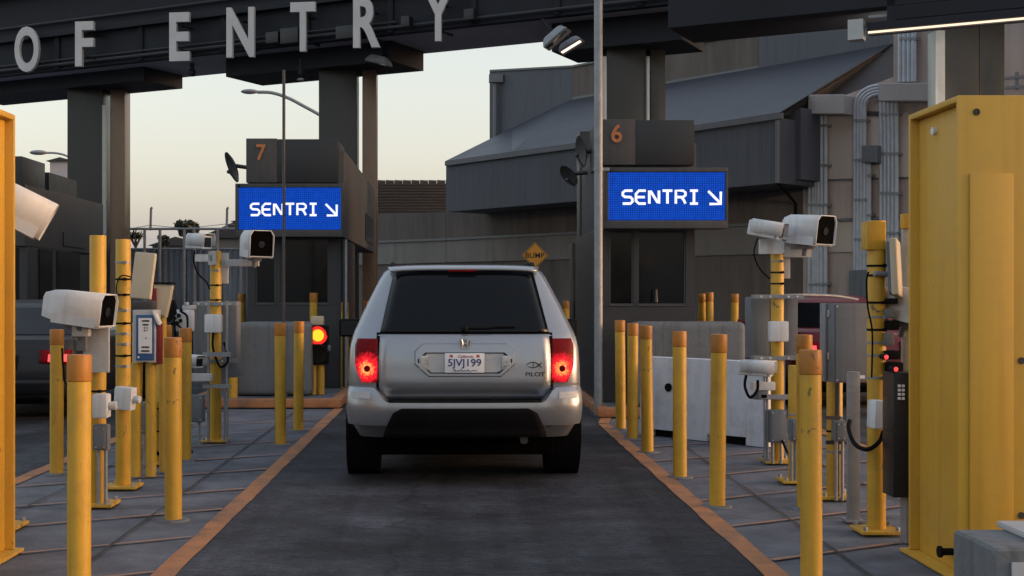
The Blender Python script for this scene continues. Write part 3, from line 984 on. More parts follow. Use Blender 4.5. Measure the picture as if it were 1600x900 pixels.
def booth(label, number, X0, X1, Y, nb, depth, ztop=3.68, body=None, panes=(), zsill=0.0, num_px=None, windows_side=None, ledge_z=2.36, side_window=None):
    """X0..X1 upper volume, nb = (x0, xmid, x1, z1) number block"""
    t = thing("inspection_booth", label, "booth", ((X0 + X1) / 2, Y, 0.136), "inspection booths along the island line")
    q = MB(); q.box(X0, X1, Y + 0.05, Y + depth, ledge_z, ztop, bev=0.02); q.build("upper_volume", "booth_grey", t)
    n0, nm, n1, nz = nb
    q = MB(); q.box(n0, nm, Y - 0.06, Y + 1.1, 3.16, nz, bev=0.012); q.build("number_block", "booth_grey", t)
    q = MB(); q.box(nm + .002, n1, Y - 0.05, Y + 1.1, 3.16, nz - 0.01, bev=0.008); q.build("dark_panel", "booth_panel", t)
    if number:
        q = MB(); text_mb(q, number, 0.14, 0.235, 0.012, bold=0.02, M=T((num_px[0], Y - .075, num_px[1])))
        q.build("number", "number_orange", t, smooth=0)
    B0, B1 = body
    # body: sill wall, corner posts, back, glass panes
    zs, zh = 1.36, ledge_z - .002
    q = MB()
    q.box(B0, B1, Y + .12, Y + 2.6, 0.14, zs - .002)
    q.build("sill_wall", "booth_dark", t, smooth=0)
    q = MB()
    edges = [B0] + [e for p in panes for e in p] + [B1]
    for i in range(0, len(edges), 2):
        if edges[i + 1] - edges[i] > 0.01:
            q.box(edges[i], edges[i + 1], Y + .12, Y + .25, zs, zh)
    q.box(B0, B0 + .07, Y + .26, Y + 2.6, zs, zh); q.box(B1 - .07, B1, Y + .26, Y + 2.6, zs, zh)
    q.box(B0 + .08, B1 - .08, Y + 2.5, Y + 2.6, zs, zh)
    q.build("frame", "booth_dark", t, smooth=0)
    for (p0, p1) in panes:
        q = MB(); q.box(p0 + .002, p1 - .002, Y + .16, Y + .18, zs + .002, zh - .002)
        wn = q.build("window", "window_dark", t, smooth=0)
        q = MB(); q.box(p0 + .004, p1 - .004, Y + .11, Y + .155, zs + .004, zs + .04)
        q.build("sill", "window_frame", wn, smooth=0)
        q = MB(); q.box(p0 + .004, p0 + .022, Y + .135, Y + .157, zs + .041, zh - .03); q.build("frame", "window_frame", wn, smooth=0)
        q = MB(); q.box(p1 - .022, p1 - .004, Y + .135, Y + .157, zs + .041, zh - .03); q.build("frame", "window_frame", wn, smooth=0)
        q = MB(); q.box(p0 + .004, p1 - .004, Y + .135, Y + .157, zh - .029, zh - .005); q.build("frame", "window_frame", wn, smooth=0)
        if p1 - p0 > .5:
            q = MB(); q.box(p0 + .1, p1 - .1, Y + .9, Y + 1.3, zs - .1, zs + .02); q.build("counter", "booth_grey", t, smooth=0)
    return t

Yr = 16.0
b6 = booth("dark grey booth with orange six and a dark panel above the right blue sign", "6", 1.84, 3.05, Yr + .3, (1.80, XP(993, 16.24), XP(1085, 16.24), 3.74), 3.4,
      ztop=3.45, body=(1.86, XP(1086, 16.4)), panes=((XP(952, 16.4), XP(990, 16.4)), (XP(996, 16.4), XP(1072, 16.4))), num_px=(XP(964, 16.2), ZP(208, 16.2)))
led_sign("blue sign reading SENTRI with arrow, on the booth marked six", XP(945, Yr), XP(1137, Yr), ZP(357, Yr), ZP(262, Yr), Yr)
q = MB(); q.box(1.80, 1.83, 16.4, 19.6, .14, 2.36, bev=.005); q.build("side_panel", "booth_panel", b6, smooth=0)
q = MB(); q.cyl((XP(1025, 16.3), 16.28, 1.42), (XP(1025, 16.3), 16.28, 1.58), .02, .012); q.build("window_latch", "window_frame", b6)

Yb = 18.6
b7 = booth("dark grey booth with orange seven and a dark panel above the left blue sign", "7", XP(384, Yb), XP(535, Yb), Yb + .25, (XP(381, Yb), XP(430, Yb), XP(525, Yb), 3.81), 6.9,
      ztop=3.66, body=(XP(380, Yb), XP(530, Yb)), panes=((XP(393, Yb), XP(425, Yb)), (XP(432, Yb), XP(510, Yb))), num_px=(XP(405, Yb), ZP(236, Yb)))
led_sign("blue sign reading SENTRI with arrow, on the booth marked seven", XP(368, Yb), XP(536, Yb), ZP(370, Yb), ZP(287, Yb), Yb)
q = MB(); X = XP(535, Yb) + .001
q.box(X, X + .012, 23.2, 25.2, 2.5, 3.0); q.build("side_window", "window_dark", b7, smooth=0)
q = MB(); q.box(XP(530, Yb) + .02, XP(530, Yb) + .06, 18.9, 20.3, 0.16, 2.33)
dr = q.build("door", "booth_panel", b7, smooth=0)
q = MB(); q.box(XP(530, Yb) + .061, XP(530, Yb) + .09, 18.85, 18.95, 0.16, 2.33); q.build("jamb", "galvanized", dr, smooth=0)

Y8 = 20.6
X8 = XP(38, Y8)
b8 = booth("dark grey booth at the far left edge, partly hidden by the yellow portal", None, X8 - 1.6, X8, Y8, (X8 - 1.6, X8 - 1.3, X8 - .02, 3.75), 4.6,
      ztop=3.30, body=(X8 - 1.5, X8 + .0), panes=((X8 - 1.4, X8 - .8), (X8 - .7, X8 - .1)), ledge_z=2.3)
for y0, y1, nm_ in ((21.3, 22.0, 1.3), (22.25, 23.6, 1.2)):
    q = MB(); q.box(X8 + .002, X8 + .016, y0, y1, nm_, 2.28); q.build("side_window", "window_dark", b8, smooth=0)
q = MB(); q.box(X8 - .9, X8 - .05, 22.0, 23.6, 3.302, 3.62); q.build("roof_unit", "booth_panel", b8, smooth=0)
q = MB(); q.box(X8 + .003, X8 + .02, 22.6, 23.9, 2.38, 2.62); q.build("vent", "booth_panel", b8, smooth=0)
q = MB(); q.box(X8 - 1.5, X8 + .001, 20.75, 25.0, .14, 1.2); q.build("side_wall", "booth_dark", b8, smooth=0)

# crash blocks in front of the booths
def crash_block(label, x0, x1, y0, y1, z1):
    q = MB(); q.box(x0, x1, y0, y1, 0.14, z1, bev=0.09, seg=4)
    return tag(q.build("crash_block", "crash_block"), label, "concrete block", "concrete crash blocks before the booths")
crash_block("grey concrete crash block in front of the booth marked seven", XP(366, 17.5), XP(488, 17.5), 17.4, 18.5, 1.13)
crash_block("grey concrete crash block in front of the booth marked six", XP(990, 15.65), XP(1166, 15.65), 15.65, 16.1, 1.18)

# white barrier beside the right island
pL, pR = Vector((1.95, 13.76, 0.012)), Vector((3.02, 12.55, 0.012))
dd = (pR - pL).normalized(); nn = Vector((-dd.y, dd.x, 0)); nn = nn if nn.y > 0 else -nn
wb = thing("barrier", "low white painted barrier standing behind the right row of yellow bollards", "barrier", tuple((pL + pR) / 2))
q = MB()
L = (pR - pL).length
prof = [(0.0, 0.0), (0.30, 0.0), (0.27, .5), (0.24, .83), (0.06, .83), (0.03, .5)]
def bseg(s0, s1, z0):
    r0 = [pL + dd * s0 + nn * u + Vector((0, 0, max(v, z0))) for u, v in prof]
    r1 = [pL + dd * s1 + nn * u + Vector((0, 0, max(v, z0))) for u, v in prof]
    q.loft([r0, r1])
bseg(0, .18, 0); bseg(.181, .62, .07); bseg(.621, .9, .0); bseg(.901, 1.38, .08); bseg(1.381, L, 0)
q.build("body", "white_barrier", wb, smooth=30)
q = MB()
c = pL + dd * .38 + Vector((0, 0, .52)); q.cyl(c - nn * .0 + nn * 0.02, c + nn * .06, .045, seg=16)
q.build("drain_hole", "black_plastic", wb)
q = MB()
for s0, s1 in ((.19, .61), (.91, 1.37)):
    q.prism([pL + dd * s0 + nn * .05, pL + dd * s1 + nn * .05, pL + dd * s1 + nn * .26, pL + dd * s0 + nn * .26], (0, 0, .065))
q.build("fork_slot", "black_plastic", wb, smooth=0)
# ================================================================== BOLLARDS
def make_bollard(r=0.056, h=1.22, cap=0.13):
    t = thing("bollard", "", "bollard")
    q = MB(); q.cyl((0, 0, 0.02), (0, 0, h - cap), r, seg=28); q.build("post", "yellow_paint", t, local=True)
    q = MB(); q.cyl((0, 0, h - cap + .001), (0, 0, h), r + .0025, seg=28, bev=0.006); q.build("cap_sleeve", "orange_cap", t, local=True)
    q = MB(); q.cyl((0, 0, .006), (0, 0, .02), r * 2.0, r * 1.75, seg=20); q.build("footing", "crash_block", t, local=True)
    return t
proto = make_bollard()
tall = make_bollard(0.06, 1.4, 0.14)
used = {id(proto): False, id(tall): False}
def bollard(px, Y, label, src=proto, group="yellow bollards", z=0.0):
    o = src
    if used[id(src)]: o = copy_tree(src)
    used[id(src)] = True
    o.location = (XP(px, Y), Y, z)
    o.rotation_euler = (R(random.uniform(-.8, .8)), R(random.uniform(-.8, .8)), R(random.uniform(0, 360)))
    o.scale = (1, 1, random.uniform(.985, 1.012))
    return tag(o, label, "bollard", group)
LG = "yellow bollards on the left island"
RG = "yellow bollards on the right island"
bollard(88.5, 10.7, "yellow bollard with orange top nearest the dark sedan at left", group=LG)
bollard(123.5, 6.15, "largest, nearest yellow bollard at left, beside the left portal", group=LG)
bollard(271, 8.5, "yellow bollard in front of the card reader, second largest on the left", group=LG)
bollard(438.5, 12.8, "left bollard of the pair standing left of the traffic light", group=LG)
bollard(466, 14.15, "right bollard of the pair standing left of the traffic light", group=LG)
bollard(258, 12.3, "yellow bollard half hidden just behind the card reader's sign", group=LG)
bollard(214, 13.8, "yellow bollard seen under the left edge of the card reader", group=LG)
bollard(238, 13.0, "yellow bollard seen under the right edge of the card reader", group=LG)
bollard(289, 11.6, "yellow bollard behind the low white camera on the left island", group=LG)
bollard(970, 14.3, "first and farthest bollard of the right row, by the lane", group=RG)
bollard(988.5, 13.3, "second farthest bollard of the right row, just before the white barrier's end", group=RG)
bollard(1012, 12.2, "third bollard of the right row counting from the car", group=RG)
bollard(1062.5, 10.5, "fourth bollard of the right row, centred on the white barrier", group=RG)
bollard(1120.5, 9.06, "fifth bollard of the right row, left of the low white camera", group=RG)
bollard(1268, 6.7, "largest, nearest yellow bollard at right, in front of the grey cabinet", group=RG)
bollard(1258, 9.0, "yellow bollard hidden behind the nearest right bollard, one edge showing", group=RG)
BG = "yellow bollards around the booths"
bollard(909, 20.5, "left one of two yellow bollards right beside the silver car", tall, BG, z=.02)
bollard(921, 20.2, "right one of two yellow bollards right beside the silver car", tall, BG, z=.02)
bollard(885, 23.5, "yellow bollard top just above the silver car's right mirror", tall, BG)
bollard(538, 19.0, "yellow bollard just behind the car's left mirror by booth seven", tall, BG, z=.0)
bollard(572, 22.5, "yellow bollard peeking above the car's left shoulder", tall, BG)
bollard(1096, 20.0, "left bollard of the pair behind the right crash block", tall, BG, z=.136)
bollard(1109, 19.8, "right bollard of the pair behind the right crash block", tall, BG, z=.136)
bollard(1147, 20.8, "lone bollard behind the right crash block's right end", tall, BG, z=.136)
bollard(364, 17.2, "yellow bollard beside the left end of booth seven's crash block", tall, BG, z=.0)
bollard(376, 20.5, "small bollard behind the left crash block beside booth seven", tall, BG, z=.136)
bollard(490, 19.0, "yellow bollard whose top shows above the traffic light", tall, BG, z=.136)

# ================================================================== EQUIPMENT POSTS
def post(px, Y, top, label, r=0.057, collars=(), bands=()):
    x = XP(px, Y)
    z1 = ZP(top, Y)
    t = thing("equipment_post", label, "post", (x, Y, 0), "yellow equipment posts")
    q = MB(); q.cyl((x, Y, .03), (x, Y, z1), r, seg=28, bev=.004); q.build("pipe", "yellow_paint", t)
    q = MB(); q.box(x - .13, x + .13, Y - .13, Y + .13, .02, .04, bev=.004)
    fl = q.build("base_flange", "yellow_paint", t)
    for sx in (-.1, .1):
        for sy in (-.1, .1):
            q = MB()
            q.cyl((x + sx, Y + sy, .04), (x + sx, Y + sy, .065), .014, seg=6)
            q.build("anchor_bolt", "galvanized", fl)
    for zz in bands:
        q = MB(); q.cyl((x, Y, zz), (x, Y, zz + .014), r + .003, seg=28)
        q.box(x + .02, x + .04, Y - r - .02, Y - r + .01, zz - .003, zz + .018)
        q.build("clamp_band", "black_plastic" if zz % .2 < .12 else "galvanized", t)
    for zz in collars:
        q = MB()
        q.box(x - .22, x + .22, Y - r - .012, Y - r - .004, zz, zz + .035)
        q.box(x - .22, x + .22, Y + r + .004, Y + r + .012, zz, zz + .035)
        q.box(x - .22, x - .2, Y - r - .003, Y + r + .003, zz, zz + .035)
        q.box(x + .2, x + .22, Y - r - .003, Y + r + .003, zz, zz + .035)
        q.build("collar", "galvanized", t, smooth=0)
        q = MB()
        for k in (-.16, -.08, .08, .16):
            q.cyl((x + k, Y - r - .022, zz + .017), (x + k, Y - r - .013, zz + .017), .011, seg=6)
        q.build("collar_bolts", "steel_bright", t)
    return t
P1 = post(153, 9.06, 368, "yellow equipment post carrying the large white camera at left", bands=(.82, 1.1, 1.25))
P2 = post(192.5, 9.9, 374, "yellow equipment post strapped with many bands, carrying the left tan antenna", bands=(.95, 1.03, 1.12, 1.2, 1.28, 1.38, 1.5, 1.62, 1.75))
P3 = post(337, 13.04, 392, "yellow equipment post carrying two white cameras and a white box on the left island", bands=(1.45, 1.6, 1.75), collars=(1.40, .82))
P4 = post(1214.5, 11.4, 395, "yellow equipment post carrying two white cameras and a white box on the right island", bands=(1.6, 1.7, 1.8), collars=(1.475, .93, .58))
P5 = post(1369.5, 8.04, 345, "yellow equipment post nearest the right portal, with a tan antenna", bands=(.98, 1.12, 1.2, 1.28, 1.36, 1.45, 1.62, 1.68))
P6 = post(1243, 10.2, 571, "short yellow post with a grey box, behind the nearest right bollard", bands=(.4, .55))
P7 = post(1304, 9.4, 560, "yellow post under the big grey cabinet on the right island", bands=(.35, .5, .6))
P8 = post(252, 11.3, 545, "short yellow post with a grey box, behind the nearest left-lane bollard", bands=(.3, .5))
P9 = post(4, 8.2, 330, "post hidden behind the left portal carrying a white camera hood")

# ================================================================== CAMERAS
def small_camera(label, px, py, Y, dirv, L=0.26, w=.085, h=.085, group="small white cameras"):
    p = P(px, py, Y)
    q_ = Vector(dirv).normalized().to_track_quat('-Y', 'Z')
    t = thing("security_camera", label, "camera", p, group)
    t.rotation_euler = q_.to_euler()
    q = MB(); q.box(-w / 2, w / 2, -L / 2 + .02, L / 2, -h / 2, h / 2, bev=.018, seg=3); q.build("housing", "white_paint", t, local=True)
    q = MB()
    ring = lambda y, k, zt: [Vector((sx * (w / 2 + k), y, sz)) for sx, sz in ((-1, -h * .25), (-1, h * .42), (-.8, h * .58 + zt), (.8, h * .58 + zt), (1, h * .42), (1, -h * .25))]
    q.loft([ring(-L / 2 - .035, .012, .006), ring(L / 2 - .03, .012, .0)], closed=False)
    q.build("sunshield", "white_paint", t, local=True, solid=.006)
    q = MB(); q.box(-w / 2 * .98, w / 2 * .98, -L / 2 - .004, -L / 2 + .019, -h / 2 * .98, h / 2 * .98, bev=.008); 
    bz = q.build("bezel", "white_paint", t, local=True)
    q = MB(); q.box(-w / 2 * .72, w / 2 * .72, -L / 2 - .008, -L / 2 - .0045, -h / 2 * .66, h / 2 * .7); q.build("window", "lens_dark", bz, local=True, smooth=0)
    return t
def bracket_part(parent_thing, pts_boxes):
    pass
def hood_camera(label, px, py, Y, dirv, L=.46, w=.26, h=.25, group="large white camera hoods", front_ext=.06, back=.72):
    p = P(px, py, Y)
    q_ = Vector(dirv).normalized().to_track_quat('-Y', 'Z')
    t = thing("plate_camera", label, "camera", p, group)
    t.rotation_euler = q_.to_euler()
    def ring(y, k, kz=1, off=0):
        a_, b_ = w / 2 * k, h / 2 * k * kz
        return [Vector((x * a_, y, z * b_ + off)) for x, z in ((-1, -1), (-1, .62), (-.74, 1), (.74, 1), (1, .62), (1, -1))]
    q = MB()
    q.loft([ring(-L / 2, 1), ring(L / 2 - .08, .9, 1, -.004), ring(L / 2, back, 1, -.01)], cap0=False)
    bmesh.ops.recalc_face_normals(q.bm, faces=q.bm.faces[:])
    q.build("hood", "white_paint", t, local=True, solid=.008, smooth=50)
    q = MB(); q.loft([ring(-L / 2 + .016, .955), ring(-L / 2 + .022, .955)]); q.build("front_panel", "void_black", t, local=True, smooth=0)
    q = MB(); q.cyl((0, -L / 2 + .008, -.01), (0, -L / 2 + .0155, -.01), .034, seg=20)
    q.build("lens", "lens_dark", t, local=True)
    q = MB()
    q.loft([[Vector((sx * w / 2 * 1.02, y, z)) for sx, z in ((-1, -h / 2 * .55), (-1, -h / 2 - .012), (1, -h / 2 - .012), (1, -h / 2 * .55))] for y in (-L / 2 + .03, L / 2 - .09)], closed=False)
    q.build("lower_tray", "white_paint", t, local=True, solid=.006, smooth=0)
    q = MB(); q.box(-.05, .05, -.06, .08, -h / 2 - .055, -h / 2 - .018, bev=.008); q.cyl((0, .01, -h / 2 - .12), (0, .01, -h / 2 - .05), .022)
    q.build("mount", "grey_enclosure", t, local=True)
    return t

# left island
hood_camera("largest white camera hood, facing right, on the left island", 124, 479, 8.85, (.97, -.20, -.13), L=.45, w=.24, h=.22)
small_camera("small white camera on top of the left island's two-camera post", 310, 378, 12.9, (.80, -.55, -.06), L=.25, w=.13, h=.14)
hood_camera("white camera hood with dark front over booth seven's sign corner", 399, 379, 12.85, (.50, -.85, -.10), L=.36, w=.25, h=.26)
small_camera("low small white camera on the left island's two-camera post", 300, 565, 12.7, (.75, -.62, -.05), L=.22, w=.11, h=.11)
# right island
small_camera("small white camera on top of the right island's two-camera post", 1196, 359, 11.2, (.85, -.50, -.2), L=.28, w=.14, h=.135)
hood_camera("white camera hood with black front over the red car, right island", 1262, 357, 11.25, (.62, -.78, -.12), L=.40, w=.27, h=.25)
small_camera("low small white camera with a looped black cable on the right island", 1180, 576, 11.15, (.90, -.42, -.05), L=.28, w=.12, h=.12)
# half hidden behind the portals
hood_camera("white camera hood sticking out from behind the left portal", 20, 318, 8.2, (.84, .25, -.48), L=.50, w=.26, h=.25)
hood_camera("narrow white camera hood half hidden behind the right portal", 1425, 475, 8.05, (.80, -.50, -.25), L=.34, w=.2, h=.2)

def plainbox(name, label, cat, x0, x1, y0, y1, Y, d, m, bev=.008, group=None, rot=None):
    q = MB()
    X0, X1, Z0, Z1 = XP(x0, Y), XP(x1, Y), ZP(y1, Y), ZP(y0, Y)
    c = Vector(((X0 + X1) / 2, Y + d / 2, (Z0 + Z1) / 2))
    hx, hz = (X1 - X0) / 2, (Z1 - Z0) / 2
    q.box(-hx, hx, -d / 2, d / 2, -hz, hz, bev=bev)
    t = thing(name, label, cat, c, group)
    if rot: t.rotation_euler = [R(v) for v in rot]
    q.build("body", m, t, local=True)
    return t, hx, hz, d
def lid(t, hx, hz, d, m, inset=.012):
    q = MB(); q.box(-hx + inset, hx - inset, -d / 2 - .010, -d / 2 - .001, -hz + inset, hz - inset, bev=.004)
    q.build("cover", m, t, local=True)
    q = MB()
    for sx in (-1, 1):
        for sz in (-1, 1):
            q.cyl((sx * (hx - inset * 2), -d / 2 - .013, sz * (hz - inset * 2)), (sx * (hx - inset * 2), -d / 2 - .0105, sz * (hz - inset * 2)), .006, seg=8)
    q.build("screws", "steel_bright", t, local=True)
def part_box(parent, name, m, x0, x1, y0, y1, Y, d, bev=.004):
    q = MB(); q.box(XP(x0, Y), XP(x1, Y), Y, Y + d, ZP(y1, Y), ZP(y0, Y), bev=bev)
    loc = parent.matrix_basis.copy()
    o = q.build(name, m, None)
    o.data.transform(parent.matrix_basis.inverted())
    o.parent = parent
    return o
def part_tube(parent, name, m, pts, r):
    q = MB(); q.tube(pts, r); o = q.build(name, m, None)
    o.data.transform(parent.matrix_basis.inverted()); o.parent = parent
    return o
def smooth_path(pts, n=6):
    pts = [Vector(p) for p in pts]
    out = []
    for i in range(len(pts) - 1):
        p0, p1, p2, p3 = pts[max(i - 1, 0)], pts[i], pts[i + 1], pts[min(i + 2, len(pts) - 1)]
        for k in range(n):
            t_ = k / n
            out.append(0.5 * ((2 * p1) + (p2 - p0) * t_ + (2 * p0 - 5 * p1 + 4 * p2 - p3) * t_ ** 2 + (3 * p1 - p0 - 3 * p2 + p3) * t_ ** 3))
    out.append(pts[-1])
    return out
def cable(label, pix, r=.009, m="black_rubber"):
    q = MB(); q.tube(smooth_path([P(*p) for p in pix]), r, seg=8)
    return tag(q.build("cable", m), label, "cable")

# --- brackets belonging to the posts
part_box(P1, "bracket_plate", "panel_pale", 130, 170, 512, 582, 8.95, .03)
part_box(P1, "camera_bracket", "panel_pale", 112, 138, 509, 526, 8.80, .08, .01)
part_box(P1, "bracket_stem", "grey_enclosure", 119, 134, 526, 548, 8.9, .05)
part_box(P3, "camera_bracket", "white_paint", 303, 333, 397, 409, 12.9, .08, .01)
part_box(P3, "bracket_plate", "panel_pale", 325, 337, 392, 414, 12.9, .05)
part_box(P3, "side_plate", "panel_pale", 345, 356, 395, 443, 13.06, .05)
part_box(P3, "arm", "panel_pale", 352, 404, 405, 416, 13.0, .06, .006)
part_box(P3, "camera_bracket", "white_paint", 294, 331, 584, 596, 12.8, .08, .01)
part_box(P4, "camera_bracket", "white_paint", 1187, 1223, 374, 397, 11.28, .05, .01)
part_box(P4, "side_plate", "panel_pale", 1225, 1235, 377, 435, 11.42, .05)
part_box(P4, "arm", "white_paint", 1225, 1268, 390, 402, 11.36, .06, .006)
part_box(P4, "camera_bracket", "white_paint", 1175, 1212, 597, 610, 11.25, .08, .01)
part_box(P4, "bracket_foot", "grey_enclosure", 1184, 1200, 610, 624, 11.26, .07, .01)
part_box(P5, "mast_cap", "yellow_paint", 1355, 1384, 346, 390, 7.975, .12, .004)

# --- shield panels behind the camera posts
def shield(label, xa, xb, xc, xd, y0, y1, Y):
    t = thing("shield_panel", label, "panel", (XP((xa + xd) / 2, Y), Y, ZP(y1, Y)), "grey shield panels behind the camera posts")
    for u, v in ((xa, xb), (xc, xd)):
        q = MB(); q.box(XP(u, Y), XP(v, Y), Y, Y + .25, ZP(y1, Y), ZP(y0, Y), bev=.015); q.build("panel", "grey_panel", t)
    q = MB(); q.box(XP(xb, Y) + .001, XP(xc, Y) - .001, Y + .1, Y + .2, ZP(y1, Y), ZP(y0, Y)); q.build("spine", "grey_enclosure", t, smooth=0)
    q = MB(); 
    for u in (xb - 3, xc + 1): q.box(XP(u, Y), XP(u + 2, Y), Y + .05, Y + .1, .02, ZP(y1, Y) - .001)
    q.build("leg", "galvanized", t, smooth=0)
    return t
shield("tall grey shield panel pair behind the left two-camera post", 303, 327, 347, 370, 471, 590, 13.25)
shield("tall grey shield panel pair behind the right two-camera post", 1173, 1203, 1226, 1247, 464, 561, 11.6)
# curved metal rim on the right panel
t = thing("cover_rim", "thin curved metal rim above the red car beside the camera post", "rim", P(1240, 465, 11.5))
q = MB(); q.tube(smooth_path([P(1186, 464, 11.5), P(1240, 461, 11.55), P(1300, 462, 11.8), P(1340, 468, 12.2)]), .012)
o = q.build("rim", "galvanized", t)

WB = "white equipment boxes"
GBX = "grey junction boxes"
for nm, lb, x0, x1, y0, y1, Y, d, m, g in (
    ("junction_box", "white rounded box on the front of the left two-camera post", 319, 346, 491, 520, 12.88, .09, "white_paint", WB),
    ("junction_box", "white rounded box on the front of the right two-camera post", 1203, 1233, 502, 534, 11.24, .09, "white_paint", WB),
    ("sensor_box", "left one of the two small white sensor boxes on the left island", 143, 167, 616, 654, 8.86, .12, "white_paint", WB),
    ("sensor_box", "tilted right one of the two small white sensor boxes on the left island", 178, 208, 605, 641, 9.74, .1, "white_paint", WB),
    ("sensor_box", "white box on the post nearest the right portal", 1363, 1396, 626, 671, 7.86, .10, "white_paint", WB),
    ("junction_box", "grey box low on the post under the largest left camera", 145, 168, 664, 704, 8.90, .08, "grey_enclosure", GBX),
    ("junction_box", "grey box below the card reader at left", 219, 240, 629, 677, 11.1, .12, "grey_enclosure", GBX),
    ("junction_box", "grey box below the low camera on the left island", 288, 317, 618, 660, 12.6, .12, "grey_enclosure", GBX),
    ("junction_box", "grey box low on the right two-camera post", 1203, 1229, 641, 692, 11.22, .1, "grey_enclosure", GBX),
    ("junction_box", "grey box on the short post left of the nearest right bollard", 1236, 1250, 655, 690, 10.05, .09, "grey_enclosure", GBX),
    ("junction_box", "grey box under the big cabinet, right of the nearest bollard", 1305, 1324, 658, 690, 9.2, .1, "grey_enclosure", GBX)):
    rot = None
    if "tilted" in lb: rot = (0, 5, -12)
    if "right portal" in lb: rot = (0, 3, 14)
    t, hx, hz, d_ = plainbox(nm, lb, "junction box", x0, x1, y0, y1, Y, d, m, bev=.016 if m == "white_paint" else .006, group=g, rot=rot)
    if m != "white_paint": lid(t, hx, hz, d_, m)
    if "left island" in lb and nm == "sensor_box":
        q = MB(); q.cyl((hx, 0, 0), (hx + .05, 0, 0), .03, seg=16, bev=.006); q.build("knob", "white_paint", t, local=True)
    # conduit from grey boxes to the ground
    if m == "grey_enclosure":
        for k in (-.5, .5):
            part_tube(t, "conduit", "galvanized", [(t.location.x + k * hx, Y + .05, t.location.z - hz), (t.location.x + k * hx, Y + .05, .02)], .013)

# big grey cabinet
t, hx, hz, d_ = plainbox("cabinet", "big grey electrical cabinet on the right island", "cabinet", 1300, 1357, 474, 598, 9.0, .24, "grey_enclosure", bev=.003, rot=(0, 0, 5))
lid(t, hx, hz, d_, "grey_enclosure", .01)
q = MB(); q.box(-.03, .09, -d_ / 2 - .014, -d_ / 2 - .0105, -hz + .03, -hz + .052); q.build("label_plate", "sign_white", t, local=True, smooth=0)
q = MB()
for zz in (-.12, .18): q.box(-hx - .012, -hx - .001, -.05, -.02, zz, zz + .05, bev=.003)
q.build("latch", "steel_bright", t, local=True)
q = MB(); q.box(-hx - .02, -hx - .001, .0, .10, -hz, hz, bev=.004); q.build("side_flange", "galvanized", t, local=True)
# strut that carries it
t = thing("strut_post", "galvanized strut post standing right of the nearest right bollard", "post", (XP(1335, 8.4), 8.4, 0))
q = MB(); q.box(XP(1326, 8.4), XP(1344, 8.4), 8.4, 8.45, .02, 1.0, bev=.003); q.build("channel", "galvanized", t)
q = MB(); q.box(XP(1320, 8.4), XP(1350, 8.4), 8.36, 8.5, .018, .03); q.build("foot", "galvanized", t, smooth=0)
t = thing("strut_post", "thin dark strut behind the nearest right bollard", "post", (XP(1308, 9.5), 9.3, 0))
q = MB(); q.box(XP(1307, 9.3), XP(1312, 9.3), 9.3, 9.34, .02, 1.0, bev=.003); q.build("channel", "window_frame", t)
q = MB(); q.box(XP(1290, 9.3), XP(1312, 9.3), 9.28, 9.3, ZP(655, 9.3), ZP(650, 9.3)); q.box(XP(1290, 9.3), XP(1330, 9.3), 9.28, 9.3, ZP(694, 9.3), ZP(688, 9.3)); q.build("rail", "window_frame", t, smooth=0)
# frames either side of P3 foot
t = thing("support_stand", "thin galvanized strut frame around the foot of the left two-camera post", "frame", (XP(337, 12.95), 12.95, 0))
for x in (325, 354):
    q = MB(); q.box(XP(x, 12.95), XP(x + 3, 12.95), 12.9, 12.94, .02, 1.45); q.build("upright", "galvanized", t, smooth=0)
q = MB(); q.box(XP(318, 12.9), XP(361, 12.9), 12.86, 12.89, ZP(557, 12.9), ZP(550, 12.9)); q.build("crossbar", "galvanized", t, smooth=0)
q = MB(); q.box(XP(318, 12.9), XP(361, 12.9), 12.86, 12.89, ZP(606, 12.9), ZP(600, 12.9)); q.build("crossbar", "galvanized", t, smooth=0)
t = thing("support_stand", "thin galvanized conduit pair at the foot of the right two-camera post", "frame", (XP(1200, 11.3), 11.3, 0))
for x in (1195, 1199):
    q = MB(); q.cyl((XP(x, 11.3), 11.3, .02), (XP(x, 11.3), 11.3, .86), .012); q.build("upright", "galvanized", t)
q = MB(); q.box(XP(1188, 11.3), XP(1231, 11.3), 11.26, 11.285, ZP(623, 11.3), ZP(616, 11.3)); q.build("crossbar", "galvanized", t, smooth=0)

# antennas
def antenna(label, px, py, Y, w, h, d, rot, post_x):
    t = thing("panel_antenna", label, "antenna", P(px, py, Y), "tan panel antennas")
    t.rotation_euler = [R(v) for v in rot]
    q = MB(); q.box(-w / 2, w / 2, -d / 2, d / 2, -h / 2, h / 2, bev=.014, seg=3); q.build("radome", "tan_plastic", t, local=True)
    q = MB(); q.box(-w / 2 + .02, w / 2 - .02, d / 2 + .001, d / 2 + .02, -h / 2 + .02, h / 2 - .02); q.build("back_plate", "grey_enclosure", t, local=True, smooth=0)
    q = MB(); q.cyl((0, d / 2 + .02, -h * .1), (-.06, d / 2 + .1, -h * .1), .016); q.build("mount_arm", "galvanized", t, local=True)
    return t
antenna("tan panel antenna tilted on the many-banded left post", 224, 431, 9.72, .165, .355, .04, (-6, 5, -8), 192)
antenna("tan panel antenna seen nearly edge-on beside the right portal", 1400, 419, 7.95, .16, .36, .045, (-4, 9, 62), 1370)

